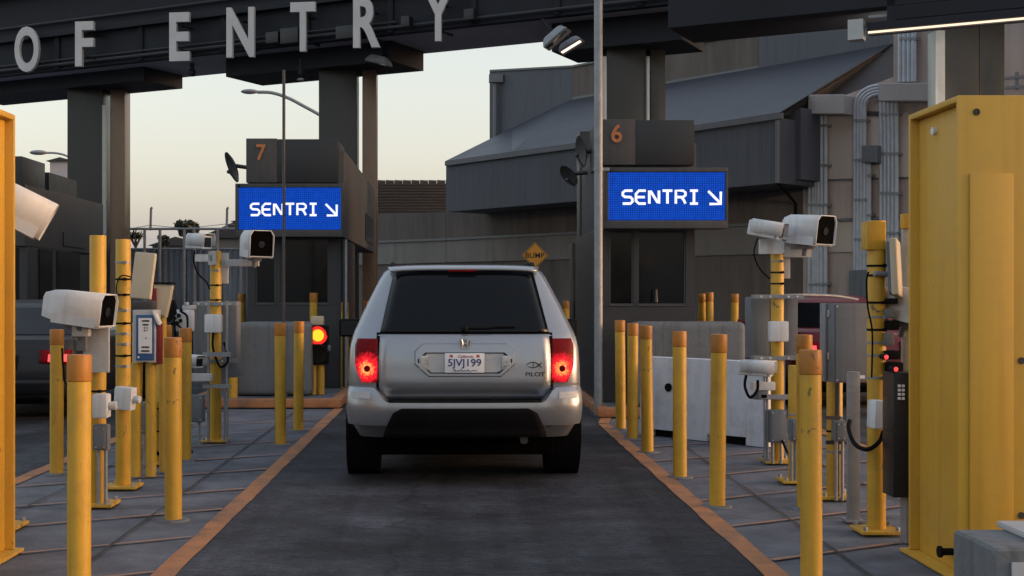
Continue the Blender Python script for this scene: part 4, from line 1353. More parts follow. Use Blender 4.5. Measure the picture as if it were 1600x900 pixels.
# card reader with instruction sign
t = thing("card_reader", "card reader kiosk with blue bordered white instruction sign on the left island", "card reader", (XP(226, 10.6), 10.6, 0))
Yk = 10.4
q = MB(); q.box(XP(207, Yk), XP(243, Yk), Yk, Yk + .18, ZP(566, Yk), ZP(484, Yk), bev=.008); q.build("cabinet", "panel_pale", t)
q = MB(); q.box(XP(213, Yk), XP(241, Yk), Yk - .012, Yk - .001, ZP(563, Yk), ZP(492, Yk), bev=.004)
sg = q.build("sign_plate", "sign_blue", t)
q = MB(); q.box(XP(217, Yk), XP(238, Yk), Yk - .016, Yk - .0125, ZP(552, Yk), ZP(497, Yk)); q.build("sign_face", "sign_white", sg, smooth=0)
q = MB()
for yy, x0, x1 in ((500, 223, 234), (506, 224, 233), (511, 226, 227.5), (511, 230, 231.5), (515, 226, 228), (515, 230, 231), (527, 228, 229.5), (541, 222, 234), (547, 221.5, 234.5)):
    x = x0
    while x < x1:
        ww = random.uniform(.5, 1.3)
        q.box(XP(x, Yk), XP(min(x + ww, x1), Yk), Yk - .019, Yk - .0165, ZP(yy + 2.6, Yk), ZP(yy, Yk))
        x += ww + .35
q.build("printed_lines", "sign_black", sg, smooth=0)
q = MB(); q.cyl((XP(217, Yk), Yk - .015, ZP(558, Yk)), (XP(217, Yk), Yk - .0125, ZP(558, Yk)), .009, seg=12); q.build("round_symbol", "sign_white", sg)
q = MB(); q.box(XP(205, Yk), XP(238, Yk), Yk + .02, Yk + .17, ZP(483.5, Yk), ZP(470, Yk), bev=.01); q.build("top_unit", "window_frame", t)
for px_ in (213, 236):
    q = MB(); q.cyl((XP(px_, 10.5), 10.5, .02), (XP(px_, 10.5), 10.5, ZP(567, 10.5)), .045); q.build("leg", "yellow_paint", t)
q = MB(); q.box(XP(243.5, Yk), XP(250, Yk), Yk + .02, Yk + .1, ZP(570, Yk), ZP(505, Yk), bev=.006); q.build("side_unit", "red_plastic", t)
q = MB(); q.prism([(XP(240, Yk), Yk - .02, ZP(484, Yk)), (XP(250, Yk), Yk - .02, ZP(505, Yk)), (XP(250, Yk), Yk - .02, ZP(508, Yk)), (XP(247, Yk), Yk - .02, ZP(507, Yk)), (XP(238, Yk), Yk - .02, ZP(487, Yk))], (0, .1, 0)); q.build("visor", "white_paint", t, smooth=0)

# wedge floodlight over the reader
t = thing("wedge_lamp", "tan wedge lamp with dark red side, behind the left tan antenna", "lamp", P(255, 470, 10.7))
Yw = 10.7
q = MB(); q.prism([(XP(240, Yw), Yw, ZP(444, Yw)), (XP(268, Yw), Yw, ZP(446, Yw)), (XP(264, Yw), Yw, ZP(468, Yw)), (XP(258, Yw), Yw, ZP(496, Yw)), (XP(246, Yw), Yw, ZP(486, Yw))], (0, .1, 0))
q.build("housing", "tan_plastic", t, smooth=20)
q = MB(); q.prism([(XP(240, Yw), Yw - .03, ZP(452, Yw)), (XP(245, Yw), Yw - .03, ZP(450, Yw)), (XP(245, Yw), Yw - .03, ZP(480, Yw)), (XP(234, Yw), Yw - .03, ZP(476, Yw))], (0, .028, 0))
q.build("red_panel", "red_plastic", t, smooth=0)
q = MB(); q.box(XP(238, Yw), XP(270, Yw), Yw - .02, Yw + .13, ZP(444, Yw) + .001, ZP(441, Yw)); q.build("lid", "black_plastic", t, smooth=0)
q = MB(); q.cyl((XP(252, Yw), Yw + .06, ZP(490, Yw)), (XP(252, Yw), Yw + .06, .02), .03); q.build("pole", "yellow_paint", t)

# instrument with white box and cables
t = thing("intercom", "black intercom arm with white box and dangling cables, on the left island", "intercom", P(280, 500, 11.8))
Yi = 11.8
q = MB(); q.box(XP(273, Yi), XP(301, Yi), Yi, Yi + .1, ZP(518, Yi), ZP(484, Yi), bev=.015); q.build("white_box", "white_paint", t)
q = MB(); q.box(XP(283, Yi), XP(303, Yi), Yi + .04, Yi + .12, ZP(483.5, Yi), ZP(477, Yi), bev=.008); q.cyl((XP(290, Yi), Yi + .05, ZP(477, Yi)), (XP(290, Yi), Yi + .05, ZP(472, Yi)), .02); q.build("top_cap", "panel_pale", t)
q = MB(); q.loft([[P(252, 500, Yi), P(262, 466, Yi), P(272, 470, Yi), P(277, 490, Yi), P(264, 503, Yi)], [p + Vector((0, .07, 0)) for p in (P(252, 500, Yi), P(262, 466, Yi), P(272, 470, Yi), P(277, 490, Yi), P(264, 503, Yi))]]); q.build("black_hood", "black_plastic", t, smooth=20)
q = MB()
for cx_, cy_, rr in ((273, 497, .018), (279, 493, .02), (282, 501, .018), (276, 505, .022), (269, 506, .016), (283, 485, .016)): q.sphere(P(cx_, cy_, Yi - .02), rr)
q.build("connectors", "black_plastic", t)
for pts in ([(283, 487), (292, 494), (293, 512)], [(272, 500), (276, 530), (286, 553)], [(278, 508), (290, 520), (292, 530), (286, 534)]):
    q = MB(); q.tube(smooth_path([P(x, y, Yi - .03) for x, y in pts]), .010, seg=8); q.build("cord", "black_rubber", t)
q = MB(); q.cyl((XP(286, Yi), Yi + .05, .02), (XP(286, Yi), Yi + .05, ZP(520, Yi)), .03); q.build("pole", "grey_enclosure", t)

# keypad kiosk behind the right portal
t = thing("keypad_kiosk", "dark metal keypad panel with pale buttons, behind the right portal", "keypad", (2.72, 7.7, 0))
q = MB(); q.box(XP(1396, 7.6), 2.9, 7.6, 7.8, .3, 1.04, bev=.006); q.build("panel", "dark_metal_panel", t)
q = MB()
for i in range(2):
    for j in range(4):
        c = P(1404.5 + i * 6, 603 + j * 6.5, 7.6); q.box(c.x - .008, c.x + .008, 7.588, 7.599, c.z - .008, c.z + .008, bev=.002)
q.build("keys", "sign_white", t)
q = MB(); q.box(2.68, 2.78, 7.65, 7.75, .02, .299); q.build("leg", "galvanized", t, smooth=0)
for px_, py_, Yx in ((1385, 558, 7.8), (1400, 577, 7.6)):
    m = MB(); c = P(px_, py_, Yx); m.sphere(c, .013, (1, .5, 1.1))
    q2 = thing("indicator_lamp", "small red indicator lamp %s" % ("on the post nearest the right portal" if px_ == 1385 else "on top of the dark keypad panel"), "lamp", c, "red indicator lamps")
    m.build("bulb", "red_marker", q2)
    m = MB(); m.cyl(c + Vector((0, .0, 0)), c + Vector((0, .09, 0)), .016, seg=12); m.build("socket", "black_plastic", q2)
t = thing("clamp_unit", "dark clamped cable units on the upper right post beside the portal", "clamp", P(1395, 500, 7.95))
for x0, x1, y0, y1, mm_ in ((1386, 1404, 466, 475, "black_plastic"), (1384, 1400, 482, 497, "grey_enclosure"), (1386, 1406, 501, 516, "black_plastic"), (1383, 1398, 520, 540, "grey_enclosure"), (1384, 1408, 548, 562, "black_plastic"), (1386, 1412, 566, 584, "black_plastic")):
    q = MB(); q.box(XP(x0, 7.95), XP(x1, 7.95), 7.95, 8.05, ZP(y1, 7.95), ZP(y0, 7.95), bev=.01); q.build("clamp", mm_, t)
t = thing("back_plate", "narrow white upright plate beside the right portal's left edge", "plate", P(1416, 450, 8.1))
q = MB(); q.box(XP(1411, 8.1), XP(1426, 8.1), 8.1, 8.14, ZP(620, 8.1), ZP(358, 8.1), bev=.004); q.build("plate", "strip_pale", t)
q = MB(); q.box(XP(1412, 8.1), XP(1430, 8.1), 8.08, 8.16, .02, ZP(621, 8.1)); q.build("leg", "galvanized", t, smooth=0)
q = MB(); q.box(XP(1411, 8.1), XP(1426, 8.1), 8.08, 8.16, ZP(357, 8.1), ZP(334, 8.1), bev=.004); q.build("yellow_cap", "yellow_paint", t)

# cables
cable("thick black cable looping below the big grey cabinet", [(1327, 600, 9.0), (1331, 640, 8.6), (1326, 668, 8.3), (1336, 694, 8.1), (1356, 702, 7.9), (1374, 690, 7.86), (1380, 674, 7.88)], .014)
cable("black cable loop hanging under the low right camera", [(1166, 586, 11.1), (1164, 604, 11.1), (1172, 621, 11.1), (1183, 610, 11.1), (1184, 594, 11.1)], .013)
cable("black cable sagging from the top left small camera to its post", [(304, 391, 12.9), (303, 410, 12.9), (310, 428, 12.9), (322, 440, 12.94), (328, 452, 12.96)], .009)
cable("black cable drooping behind the top right small camera", [(1184, 372, 11.3), (1178, 395, 11.4), (1186, 418, 11.4), (1203, 436, 11.42)], .006)
cable("black cable down the side of the left two-camera post", [(333, 520, 12.9), (333, 545, 12.88), (343, 572, 12.88), (352, 570, 12.88), (356, 560, 12.9), (350, 535, 12.92)], .012)
cable("dark cable leaving the grey box below the card reader", [(230, 677, 11.05), (236, 695, 11.1), (246, 708, 11.15), (256, 716, 11.2)], .014)
cable("dark cable leaving the grey box on the right two-camera post", [(1222, 688, 11.2), (1230, 706, 11.1), (1240, 722, 10.6), (1248, 734, 10.4)], .012)
cable("dark cable under the grey box below the low left camera", [(284, 650, 12.5), (282, 676, 12.4), (290, 700, 12.2), (300, 706, 12.1)], .012)
cable("cable strapped down the post nearest the right portal", [(1357, 425, 7.97), (1354, 440, 7.96), (1356, 480, 7.96), (1363, 520, 7.95), (1362, 590, 7.95)], .006)
cable("thin cable between the many-banded left post and the tan antenna", [(184, 470, 9.85), (182, 448, 9.84), (188, 432, 9.83), (202, 432, 9.8), (212, 440, 9.78)], .005)
cable("grey cable beside the largest left bollard's camera post", [(97, 545, 9.1), (99, 575, 9.0), (104, 600, 8.95), (140, 622, 8.95)], .008)

# ================================================================== RADIATION PORTALS
def portal(label, sx, X):
    """sx=+1 right portal (lane face looks to -X), -1 left portal"""
    Y0, Y1, Z1 = 6.7, 7.44, 2.55
    t = thing("radiation_portal", label, "portal", (X, Y0, 0), "yellow radiation portals")
    def bx(name, m, u0, u1, y0, y1, z0, z1, bev=.006):
        q = MB(); a0, a1 = sorted((X + sx * u0, X + sx * u1)); q.box(a0, a1, y0, y1, z0, z1, bev=bev); return q.build(name, m, t)
    bx("side_wall", "yellow_portal", .05, .40, Y0 + .03, Y1 - .03, .03, Z1 - .035)
    bx("front_plate", "yellow_portal", 0.0, .80, Y0 - .0, Y0 + .028, .03, Z1)
    bx("back_plate", "yellow_portal", 0.0, .80, Y1 - .028, Y1, .03, Z1)
    bx("top_plate", "yellow_portal", 0.0, .80, Y0 + .029, Y1 - .029, Z1 - .033, Z1)
    bx("front_cover", "yellow_portal", .055, .285, Y0 - .018, Y0 - .001, .12, 2.14, .008)
    bx("base_flange", "yellow_portal", -.04, .84, Y0 - .04, Y1 + .04, .01, .029)
    q = MB()
    for u, z in ((.095, 2.462), (.33, 1.16), (.33, .35), (.095, .07)):
        q.cyl((X + sx * u, Y0 - .008, z), (X + sx * u, Y0 - .001, z), .018, seg=12)
    q.build("bolt", "roof_tile", t)
    q = MB(); q.cyl((X + sx * .03, 7.15, 2.42), (X + sx * .052, 7.15, 2.42), .022, seg=14); q.build("reflector", "sign_white", t)
    q = MB(); q.cyl((X - sx * .01, 6.9, .12), (X + sx * .05, 6.9, .12), .02, seg=12)
    q.cyl((X - sx * .028, 6.9, .12), (X - sx * .012, 6.9, .12), .032, seg=14)
    q.build("knob", "black_plastic", t)
    return t
portal("tall yellow steel radiation portal at the right edge of the picture", 1, 2.62)
portal("tall yellow steel radiation portal at the left edge of the picture", -1, -2.57)

# concrete block at lower right
t = thing("concrete_block", "grey concrete block in front of the right yellow portal", "concrete block", (2.6, 5.2, 0))
q = MB(); q.box(2.09, 3.2, 5.0, 5.41, .01, .515, bev=.03, seg=3); q.build("block", "crash_block", t)
q = MB(); q.box(2.29, 3.2, 5.12, 5.44, .517, .545, bev=.008); q.build("top_plate", "panel_pale", t)
q = MB(); q.box(2.16, 2.45, 4.985, 4.998, .30, .46, bev=.004); q.build("front_plate", "panel_pale", t)

# ================================================================== TRAFFIC LIGHT
Yt = 17.6
t = thing("traffic_light", "small traffic light showing red, on a yellow post left of the silver car", "traffic light", (XP(495, Yt), Yt, .136))
q = MB(); q.box(XP(480, Yt), XP(512, Yt), Yt, Yt + .2, ZP(570, Yt), ZP(509, Yt), bev=.02); q.build("housing", "black_plastic", t)
for cy_, lit in ((524, True), (553, False)):
    c = P(497, cy_, Yt)
    q = MB(); q.cyl((c.x, Yt - .02, c.z), (c.x, Yt - .001, c.z), .128, seg=32)
    if lit:
        q.build("lamp_rim", "signal_red_rim", t)
        q = MB(); q.cyl((c.x, Yt - .03, c.z), (c.x, Yt - .021, c.z), .082, seg=32); q.build("lamp", "signal_red_core", t)
    else:
        q.build("lamp", "lens_dark", t)
    q = MB()
    ring = lambda y: [Vector((c.x + .135 * math.cos(k), y, c.z + .135 * math.sin(k))) for k in [i * math.pi / 12 for i in range(13)]]
    q.loft([ring(Yt - .0), ring(Yt - .15)], closed=False)
    q.build("visor", "black_plastic", t, solid=.006)
for x in (489.5, 501.5):
    q = MB(); q.cyl((XP(x, Yt + .1), Yt + .1, .136), (XP(x, Yt + .1), Yt + .1, ZP(570, Yt)), .05); q.build("leg", "yellow_paint", t)
q = MB(); q.box(XP(485, Yt), XP(505, Yt), Yt + .04, Yt + .16, ZP(508, Yt), ZP(494, Yt), bev=.02); q.build("cap", "tan_plastic", t)
q = MB(); q.cyl((XP(512, Yt), Yt + .05, ZP(545, Yt)), (XP(516, Yt), Yt + .05, ZP(545, Yt)), .05); q.build("side_fitting", "grey_enclosure", t)

# red marker lamps
t = thing("marker_lamp", "small glowing red marker lamp at the left end of the left crash block", "lamp", P(368, 525, 17.2))
q = MB(); q.sphere(P(368, 525, 17.2), .035, (1, .8, 2.6)); q.build("bulb", "red_marker", t)
q = MB(); q.cyl((XP(368, 17.2), 17.24, .02), (XP(368, 17.2), 17.24, ZP(534, 17.2)), .015); q.build("stem", "grey_enclosure", t)

# ================================================================== BUMP SIGN
Yb_ = 32.0
t = thing("warning_sign", "orange-yellow diamond sign reading BUMP, above the silver car's roof", "sign", (XP(836, Yb_), Yb_, 0))
cs = P(836, 399, Yb_)
hd = 20.5 / F * Yb_
q = MB(); q.prism([(cs.x - hd, Yb_, cs.z), (cs.x, Yb_, cs.z - hd), (cs.x + hd, Yb_, cs.z), (cs.x, Yb_, cs.z + hd)], (0, .006, 0)); q.build("plate", "sign_yellow", t, smooth=0)
q = MB()
for s0, s1 in (((-1, 0), (0, -1)), ((0, -1), (1, 0)), ((1, 0), (0, 1)), ((0, 1), (-1, 0))):
    k0, k1 = .93, .885
    q.prism([(cs.x + s0[0] * hd * k0, Yb_ - .003, cs.z + s0[1] * hd * k0), (cs.x + s1[0] * hd * k0, Yb_ - .003, cs.z + s1[1] * hd * k0), (cs.x + s1[0] * hd * k1, Yb_ - .003, cs.z + s1[1] * hd * k1), (cs.x + s0[0] * hd * k1, Yb_ - .003, cs.z + s0[1] * hd * k1)], (0, .002, 0))
q.build("border", "sign_black", t, smooth=0)
q = MB(); text_mb(q, "BUMP", 0.47, 0.13, .002, bold=.015, M=T((cs.x, Yb_ - .004, cs.z))); q.build("lettering", "sign_black", t, smooth=0)
q = MB(); q.box(cs.x - .03, cs.x + .03, Yb_ + .008, Yb_ + .05, 0, cs.z + hd * .7); q.build("post", "galvanized", t, smooth=0)

# ================================================================== POLES, LAMPS, DISHES
t = thing("pole", "tall grey galvanized pole in front of the left edge of booth six", "pole", (XP(935, 15.9), 15.9, 0))
q = MB(); q.cyl((XP(935, 15.9), 15.9, .02), (XP(935, 15.9), 15.9, 6.2), .054); q.build("shaft", "galvanized", t)
q = MB(); q.cyl((XP(935, 15.9), 15.9, 3.05), (XP(935, 15.9), 15.9, 3.09), .062); q.box(XP(935, 15.9), XP(935, 15.9) + .14, 15.88, 15.92, 3.05, 3.09); q.build("clamp", "galvanized", t)
t = thing("pole", "thin dark antenna pole rising past booth seven's sign", "pole", (XP(443.5, 17.3), 17.3, 0))
q = MB(); q.cyl((XP(443.5, 17.3), 17.3, .136), (XP(443.5, 17.3), 17.3, 4.55), .021); q.build("shaft", "window_frame", t)
q = MB(); q.cyl((XP(443.5, 17.3), 17.3, .13), (XP(443.5, 17.3), 17.3, .2), .06); q.build("base", "window_frame", t)

def street_lamp(label, pts, Y, rr=.05, pole_px=None):
    t = thing("street_lamp", label, "street lamp", (XP(pole_px, Y), Y, 0), "street lamps beyond the canopy")
    q = MB(); q.tube(smooth_path([P(x, y, Y) for x, y in pts]), rr); q.build("arm", "galvanized", t)
    e = P(pts[-1][0], pts[-1][1], Y)
    q = MB(); q.cyl((e.x, Y, 0), (e.x, Y, e.z), rr * 1.8, rr); q.build("pole", "galvanized", t)
    h = P(pts[0][0], pts[0][1], Y)
    q = MB(); q.sphere(h - Vector((12 / F * Y, 0, -.02)), 14 / F * Y, (1, .5, .28)); q.build("lamp_head", "galvanized", t)
    return t
street_lamp("cobra-head street lamp arching left above booth seven", [(402, 144), (425, 145), (450, 153), (475, 166), (500, 180), (520, 195)], 46, .06, 520)
street_lamp("distant cobra-head street lamp above booth eight at left", [(72, 239), (85, 239), (100, 242), (112, 248), (122, 256)], 62, .05, 122)

def dish(label, px, py, Y, rad, yaw, tilt, support):
    c = P(px, py, Y)
    t = thing("satellite_dish", label, "satellite dish", c, "satellite dishes on the booths")
    q = MB(); M = T(c) @ RZ(yaw) @ RX(90 + tilt)
    q.lathe([(.001, .0), (rad * .35, rad * .03), (rad * .7, rad * .11), (rad, rad * .24), (rad * 1.0, rad * .28), (rad * .7, rad * .16), (rad * .35, rad * .07), (.001, rad * .05)], M)
    q.build("reflector", "window_frame", t)
    q = MB(); f_ = M @ Vector((0, -rad * .2, rad * .55)); q.tube([M @ Vector((0, -rad, rad * .26)), f_], .012); q.sphere(f_, .03); q.build("feed_arm", "window_frame", t)
    q = MB(); q.tube([c, Vector(support)], .03); q.build("mount", "window_frame", t)
    return t
dish("dark satellite dish on the left side of booth seven's number block", 368, 259, 19.2, .24, -68, 22, P(388, 262, 19.2))
dish("upper dark satellite dish on the left side of booth six", 914, 236, 17.4, .22, -78, 8, P(945, 240, 17.4))
dish("lower small satellite dish on the left side of booth six", 892, 272, 18.2, .17, -60, 35, P(930, 268, 18.2))
q = MB(); q.box(XP(906, 19.0), XP(927, 19.0), 19.0, 19.5, .136, ZP(205, 19.0), bev=.01)
tag(q.build("dark_post", "booth_panel"), "broad dark post between the silver car and the galvanized pole", "post")
q = MB(); q.box(XP(893, 20.6), XP(929, 20.6), 20.6, 21.0, .136, ZP(380, 20.6), bev=.01)
t = thing("booth_gate", "dark lower gate panel left of booth six", "gate", (XP(910, 20.6), 20.6, .136)); q.build("panel", "booth_dark", t)
q = MB(); q.box(XP(893, 20.55), XP(896, 20.55), 20.5, 20.59, .136, ZP(380, 20.6)); q.build("edge", "window_frame", t, smooth=0)

# ================================================================== BACKGROUND LEFT: fence, houses, hill, shrubs
Yf = 31.0
t = thing("fence", "blue-grey mesh fence with barbed wire top between booths seven and eight", "fence", (XP(290, Yf), Yf, 0))
q = MB()
x0, x1 = XP(150, Yf), XP(400, Yf)
n = 90
rings = []
for i in range(n + 1):
    x = x0 + (x1 - x0) * i / n
    rings.append([Vector((x, Yf + .03 * math.sin(i * 1.9), 0)), Vector((x, Yf + .03 * math.sin(i * 1.9), ZP(388, Yf)))])
q.loft(rings, closed=False); q.build("mesh_panel", "fence_mesh", t, solid=.01)
for px_ in (185, 226, 250, 288, 304, 340, 376):
    q = MB(); q.cyl((XP(px_, Yf - .1), Yf - .1, 0), (XP(px_, Yf - .1), Yf - .1, ZP(358, Yf)), .035); q.build("post", "galvanized", t)
q = MB(); q.cyl((x0, Yf - .1, ZP(358, Yf)), (x1, Yf - .1, ZP(358, Yf)), .03); q.cyl((x0, Yf - .1, ZP(389, Yf)), (x1, Yf - .1, ZP(389, Yf)), .02); q.build("rail", "galvanized", t)
for px_ in (235, 354):
    q = MB(); q.tube([P(px_, 360, Yf), P(px_ + 1, 326, Yf), P(px_ + 3, 324, Yf)], .03); q.build("barb_arm", "galvanized", t)
q = MB(); q.tube([P(150, 366, Yf), P(235, 352, Yf), P(290, 357, Yf), P(354, 350, Yf), P(400, 353, Yf)], .008, seg=5); q.build("barbed_wire", "galvanized", t)

def house(label, x0, x1, ytop, yridge, Y, mname, d=6, peak=.5):
    X0, X1 = XP(x0, Y), XP(x1, Y)
    zt, zr = ZP(ytop, Y), ZP(yridge, Y)
    t = thing("house", label, "house", ((X0 + X1) / 2, Y, 0), "houses beyond the fence")
    q = MB(); q.box(X0, X1, Y, Y + d, 0, zt); q.build("wall", mname, t, smooth=0)
    xm = X0 + (X1 - X0) * peak
    q = MB(); q.prism([(X0 - .2, Y - .2, zt + .002), (X1 + .2, Y - .2, zt + .002), (xm, Y - .2, zr)], (0, d + .4, 0)); q.build("roof", "roof_dark", t, smooth=0)
    q = MB(); xw = X0 + (X1 - X0) * .3; q.box(xw, xw + .9, Y - .02, Y - .003, zt * .55, zt * .8); q.build("window", "window_dark", t, smooth=0)
    return t
house("brown house with a low gable roof beyond the fence, left of booth seven", 318, 400, 372, 346, 60, "far_building", peak=.62)
house("low brown house beyond the fence behind the shrub", 238, 312, 384, 370, 66, "far_building")
house("dark square house behind the corner of booth seven's sign", 366, 382, 346, 344, 70, "far_building")
house("pale lilac building with a small round vent, above booth eight", 78, 112, 252, 246, 75, "far_white", peak=.5)

def hill():
    q = MB()
    us = [i / 24 for i in range(25)]
    vs_ = [0, .3, .6, 1]
    def fn(u, v):
        x = -70 + 95 * u
        h = (3.0 + 1.2 * math.sin(u * 9) + .7 * math.sin(u * 23 + 1)) * math.sin(v * math.pi * .5)
        return Vector((x, 110 + v * 40, h - .05))
    q.grid(fn, us, vs_)
    return tag(q.build("hill", "hill_soil"), kind="structure")
hill()
def shrub(label, px, py0, py1, wpx, Y, n=420, palm=False, seed=1):
    rnd = random.Random(seed)
    base = P(px, py1, Y); top = P(px, py0, Y)
    h = top.z - base.z
    wd = wpx / F * Y / 2
    t = thing("shrub", label, "shrub", (base.x, Y, 0), "shrubs beyond the fence")
    q = MB()
    q.cyl((base.x, Y, 0), (base.x, Y, base.z + h * .4), .09, .05, seg=8)
    for k in range(7):
        a_ = rnd.uniform(0, 6.28); q.tube([(base.x, Y, base.z + h * .1), (base.x + math.cos(a_) * wd * .5, Y + math.sin(a_) * wd * .5, base.z + h * rnd.uniform(.5, .9))], .025, seg=5)
    q.build("trunk", "bark", t)
    q = MB()
    blobs = [(Vector((rnd.uniform(-1, 1) * wd * .7, rnd.uniform(-1, 1) * wd * .7, base.z + h * rnd.uniform(.2, .85))), rnd.uniform(.25, .45) * wd) for _ in range(11)]
    for i in range(n):
        if palm:
            a_ = rnd.uniform(0, 6.28); L = wd * rnd.uniform(.7, 1.2); el = rnd.uniform(.1, 1.3)
            s0 = Vector((base.x, Y, base.z + h * .45)); d = Vector((math.cos(a_) * math.cos(el), math.sin(a_) * math.cos(el), math.sin(el) * .8))
            m_ = s0 + d * L * .6; e_ = s0 + d * L - Vector((0, 0, L * .25)); sd_ = d.cross(Vector((0, 0, 1))).normalized() * .05
            q.bm.faces.new([q.bm.verts.new(p) for p in (s0, m_ - sd_, e_, m_ + sd_)])
            continue
        c, r_ = rnd.choice(blobs)
        d = Vector((rnd.gauss(0, 1), rnd.gauss(0, 1), rnd.gauss(0, 1))).normalized() * r_ * rnd.uniform(.6, 1.1)
        p = Vector((base.x, Y, 0)) + c + d
        if p.z > top.z: p.z = top.z - rnd.uniform(0, .2)
        u = Vector((rnd.gauss(0, 1), rnd.gauss(0, 1), rnd.gauss(0, 1))).normalized() * .11
        v = u.cross(Vector((rnd.gauss(0, 1), rnd.gauss(0, 1), rnd.gauss(0, 1)))).normalized() * .06
        q.bm.faces.new([q.bm.verts.new(x) for x in (p - u, p + v, p + u, p - v)])
    q.build("crown", "leaf", t, smooth=0)
shrub("dark rounded shrub silhouetted beyond the fence near the small top camera", 292, 345, 385, 42, 52, 900, seed=3)
shrub("spiky palm-like shrub beside booth eight", 212, 352, 392, 44, 48, 90, palm=True, seed=5)
shrub("small dark shrub left of the rounded shrub beyond the fence", 256, 367, 388, 18, 54, 320, seed=8)
# ================================================================== VEHICLES
class Shell:
    """body surface from horizontal slices: z -> rear y, front y, half width"""
    def __init__(s, slices, D=.28, n=3.2):
        s.sl = slices; s.D = D; s.n = n
    def at(s, z):
        sl = s.sl
        if z <= sl[0][0]: return sl[0][1:]
        for a_, b_ in zip(sl, sl[1:]):
            if z <= b_[0]:
                t_ = (z - a_[0]) / (b_[0] - a_[0])
                return tuple(a_[k] + (b_[k] - a_[k]) * t_ for k in (1, 2, 3))
        return sl[-1][1:]
    def rear(s, x, z, off=0.0):
        yr, yf, w_ = s.at(z)
        k = min(1, abs(x) / w_)
        return Vector((x, yr + s.D * (1 - (1 - k ** s.n) ** (1 / s.n)) - off, z))
    def outline(s, z, m=12):
        yr, yf, w_ = s.at(z)
        half = []
        for i in range(m + 1):
            t_ = i / m * math.pi / 2
            k = math.sin(t_) ** (2 / s.n)
            c = math.cos(t_) ** (2 / s.n)
            half.append((w_ * k, yr + s.D * (1 - c)))
        L = yf - yr
        for f_ in (.25, .4, .55, .7, .82):
            half.append((w_ * (1 - .02 * max(0, (f_ - .5) * 2)), yr + s.D + (L - s.D - .5) * f_ / .82))
        for i in range(1, 9):
            t_ = i / 8 * math.pi / 2
            half.append((w_ * .98 * math.cos(t_) ** (2 / 2.6), yf - .5 + .5 * math.sin(t_) ** (2 / 2.6)))
        return [Vector((x, y, z)) for x, y in half] + [Vector((-x, y, z)) for x, y in half[-2:0:-1]]
    def side(s, y, z, sx, off=0.0):
        """point on flank at length y"""
        yr, yf, w_ = s.at(z)
        if y < yr + s.D:
            c = min(1, max(0, 1 - (y - yr) / s.D))
            k = (1 - c ** s.n) ** (1 / s.n)
            return Vector((sx * (w_ * k + off), y, z))
        return Vector((sx * (w_ * (1 - .02 * max(0, ((y - yr) / (yf - yr) - .5) * 2)) + off), y, z))

def lin(a_, b_, n): return [a_ + (b_ - a_) * i / n for i in range(n + 1)]

def wheel(parent, x, y, r, wd, sx):
    M = T((x, y, r)) @ RY(90 * sx)
    q = MB()
    q.lathe([(r * .66, -wd * .48), (r * .9, -wd * .5), (r * .985, -wd * .42), (r, -wd * .2), (r, wd * .2), (r * .985, wd * .42), (r * .9, wd * .5), (r * .66, wd * .48)], M, 40)
    t_ = q.build("tyre", "tyre", None, local=True)
    t_.parent = parent
    t_.name = "wheel"
    q = MB()
    q.lathe([(.01, wd * .30), (r * .2, wd * .34), (r * .6, wd * .40), (r * .655, wd * .46), (r * .655, wd * .3), (.01, wd * .2)], M, 30)
    for k in range(5):
        pass
    o = q.build("rim", "rim", t_, local=True)

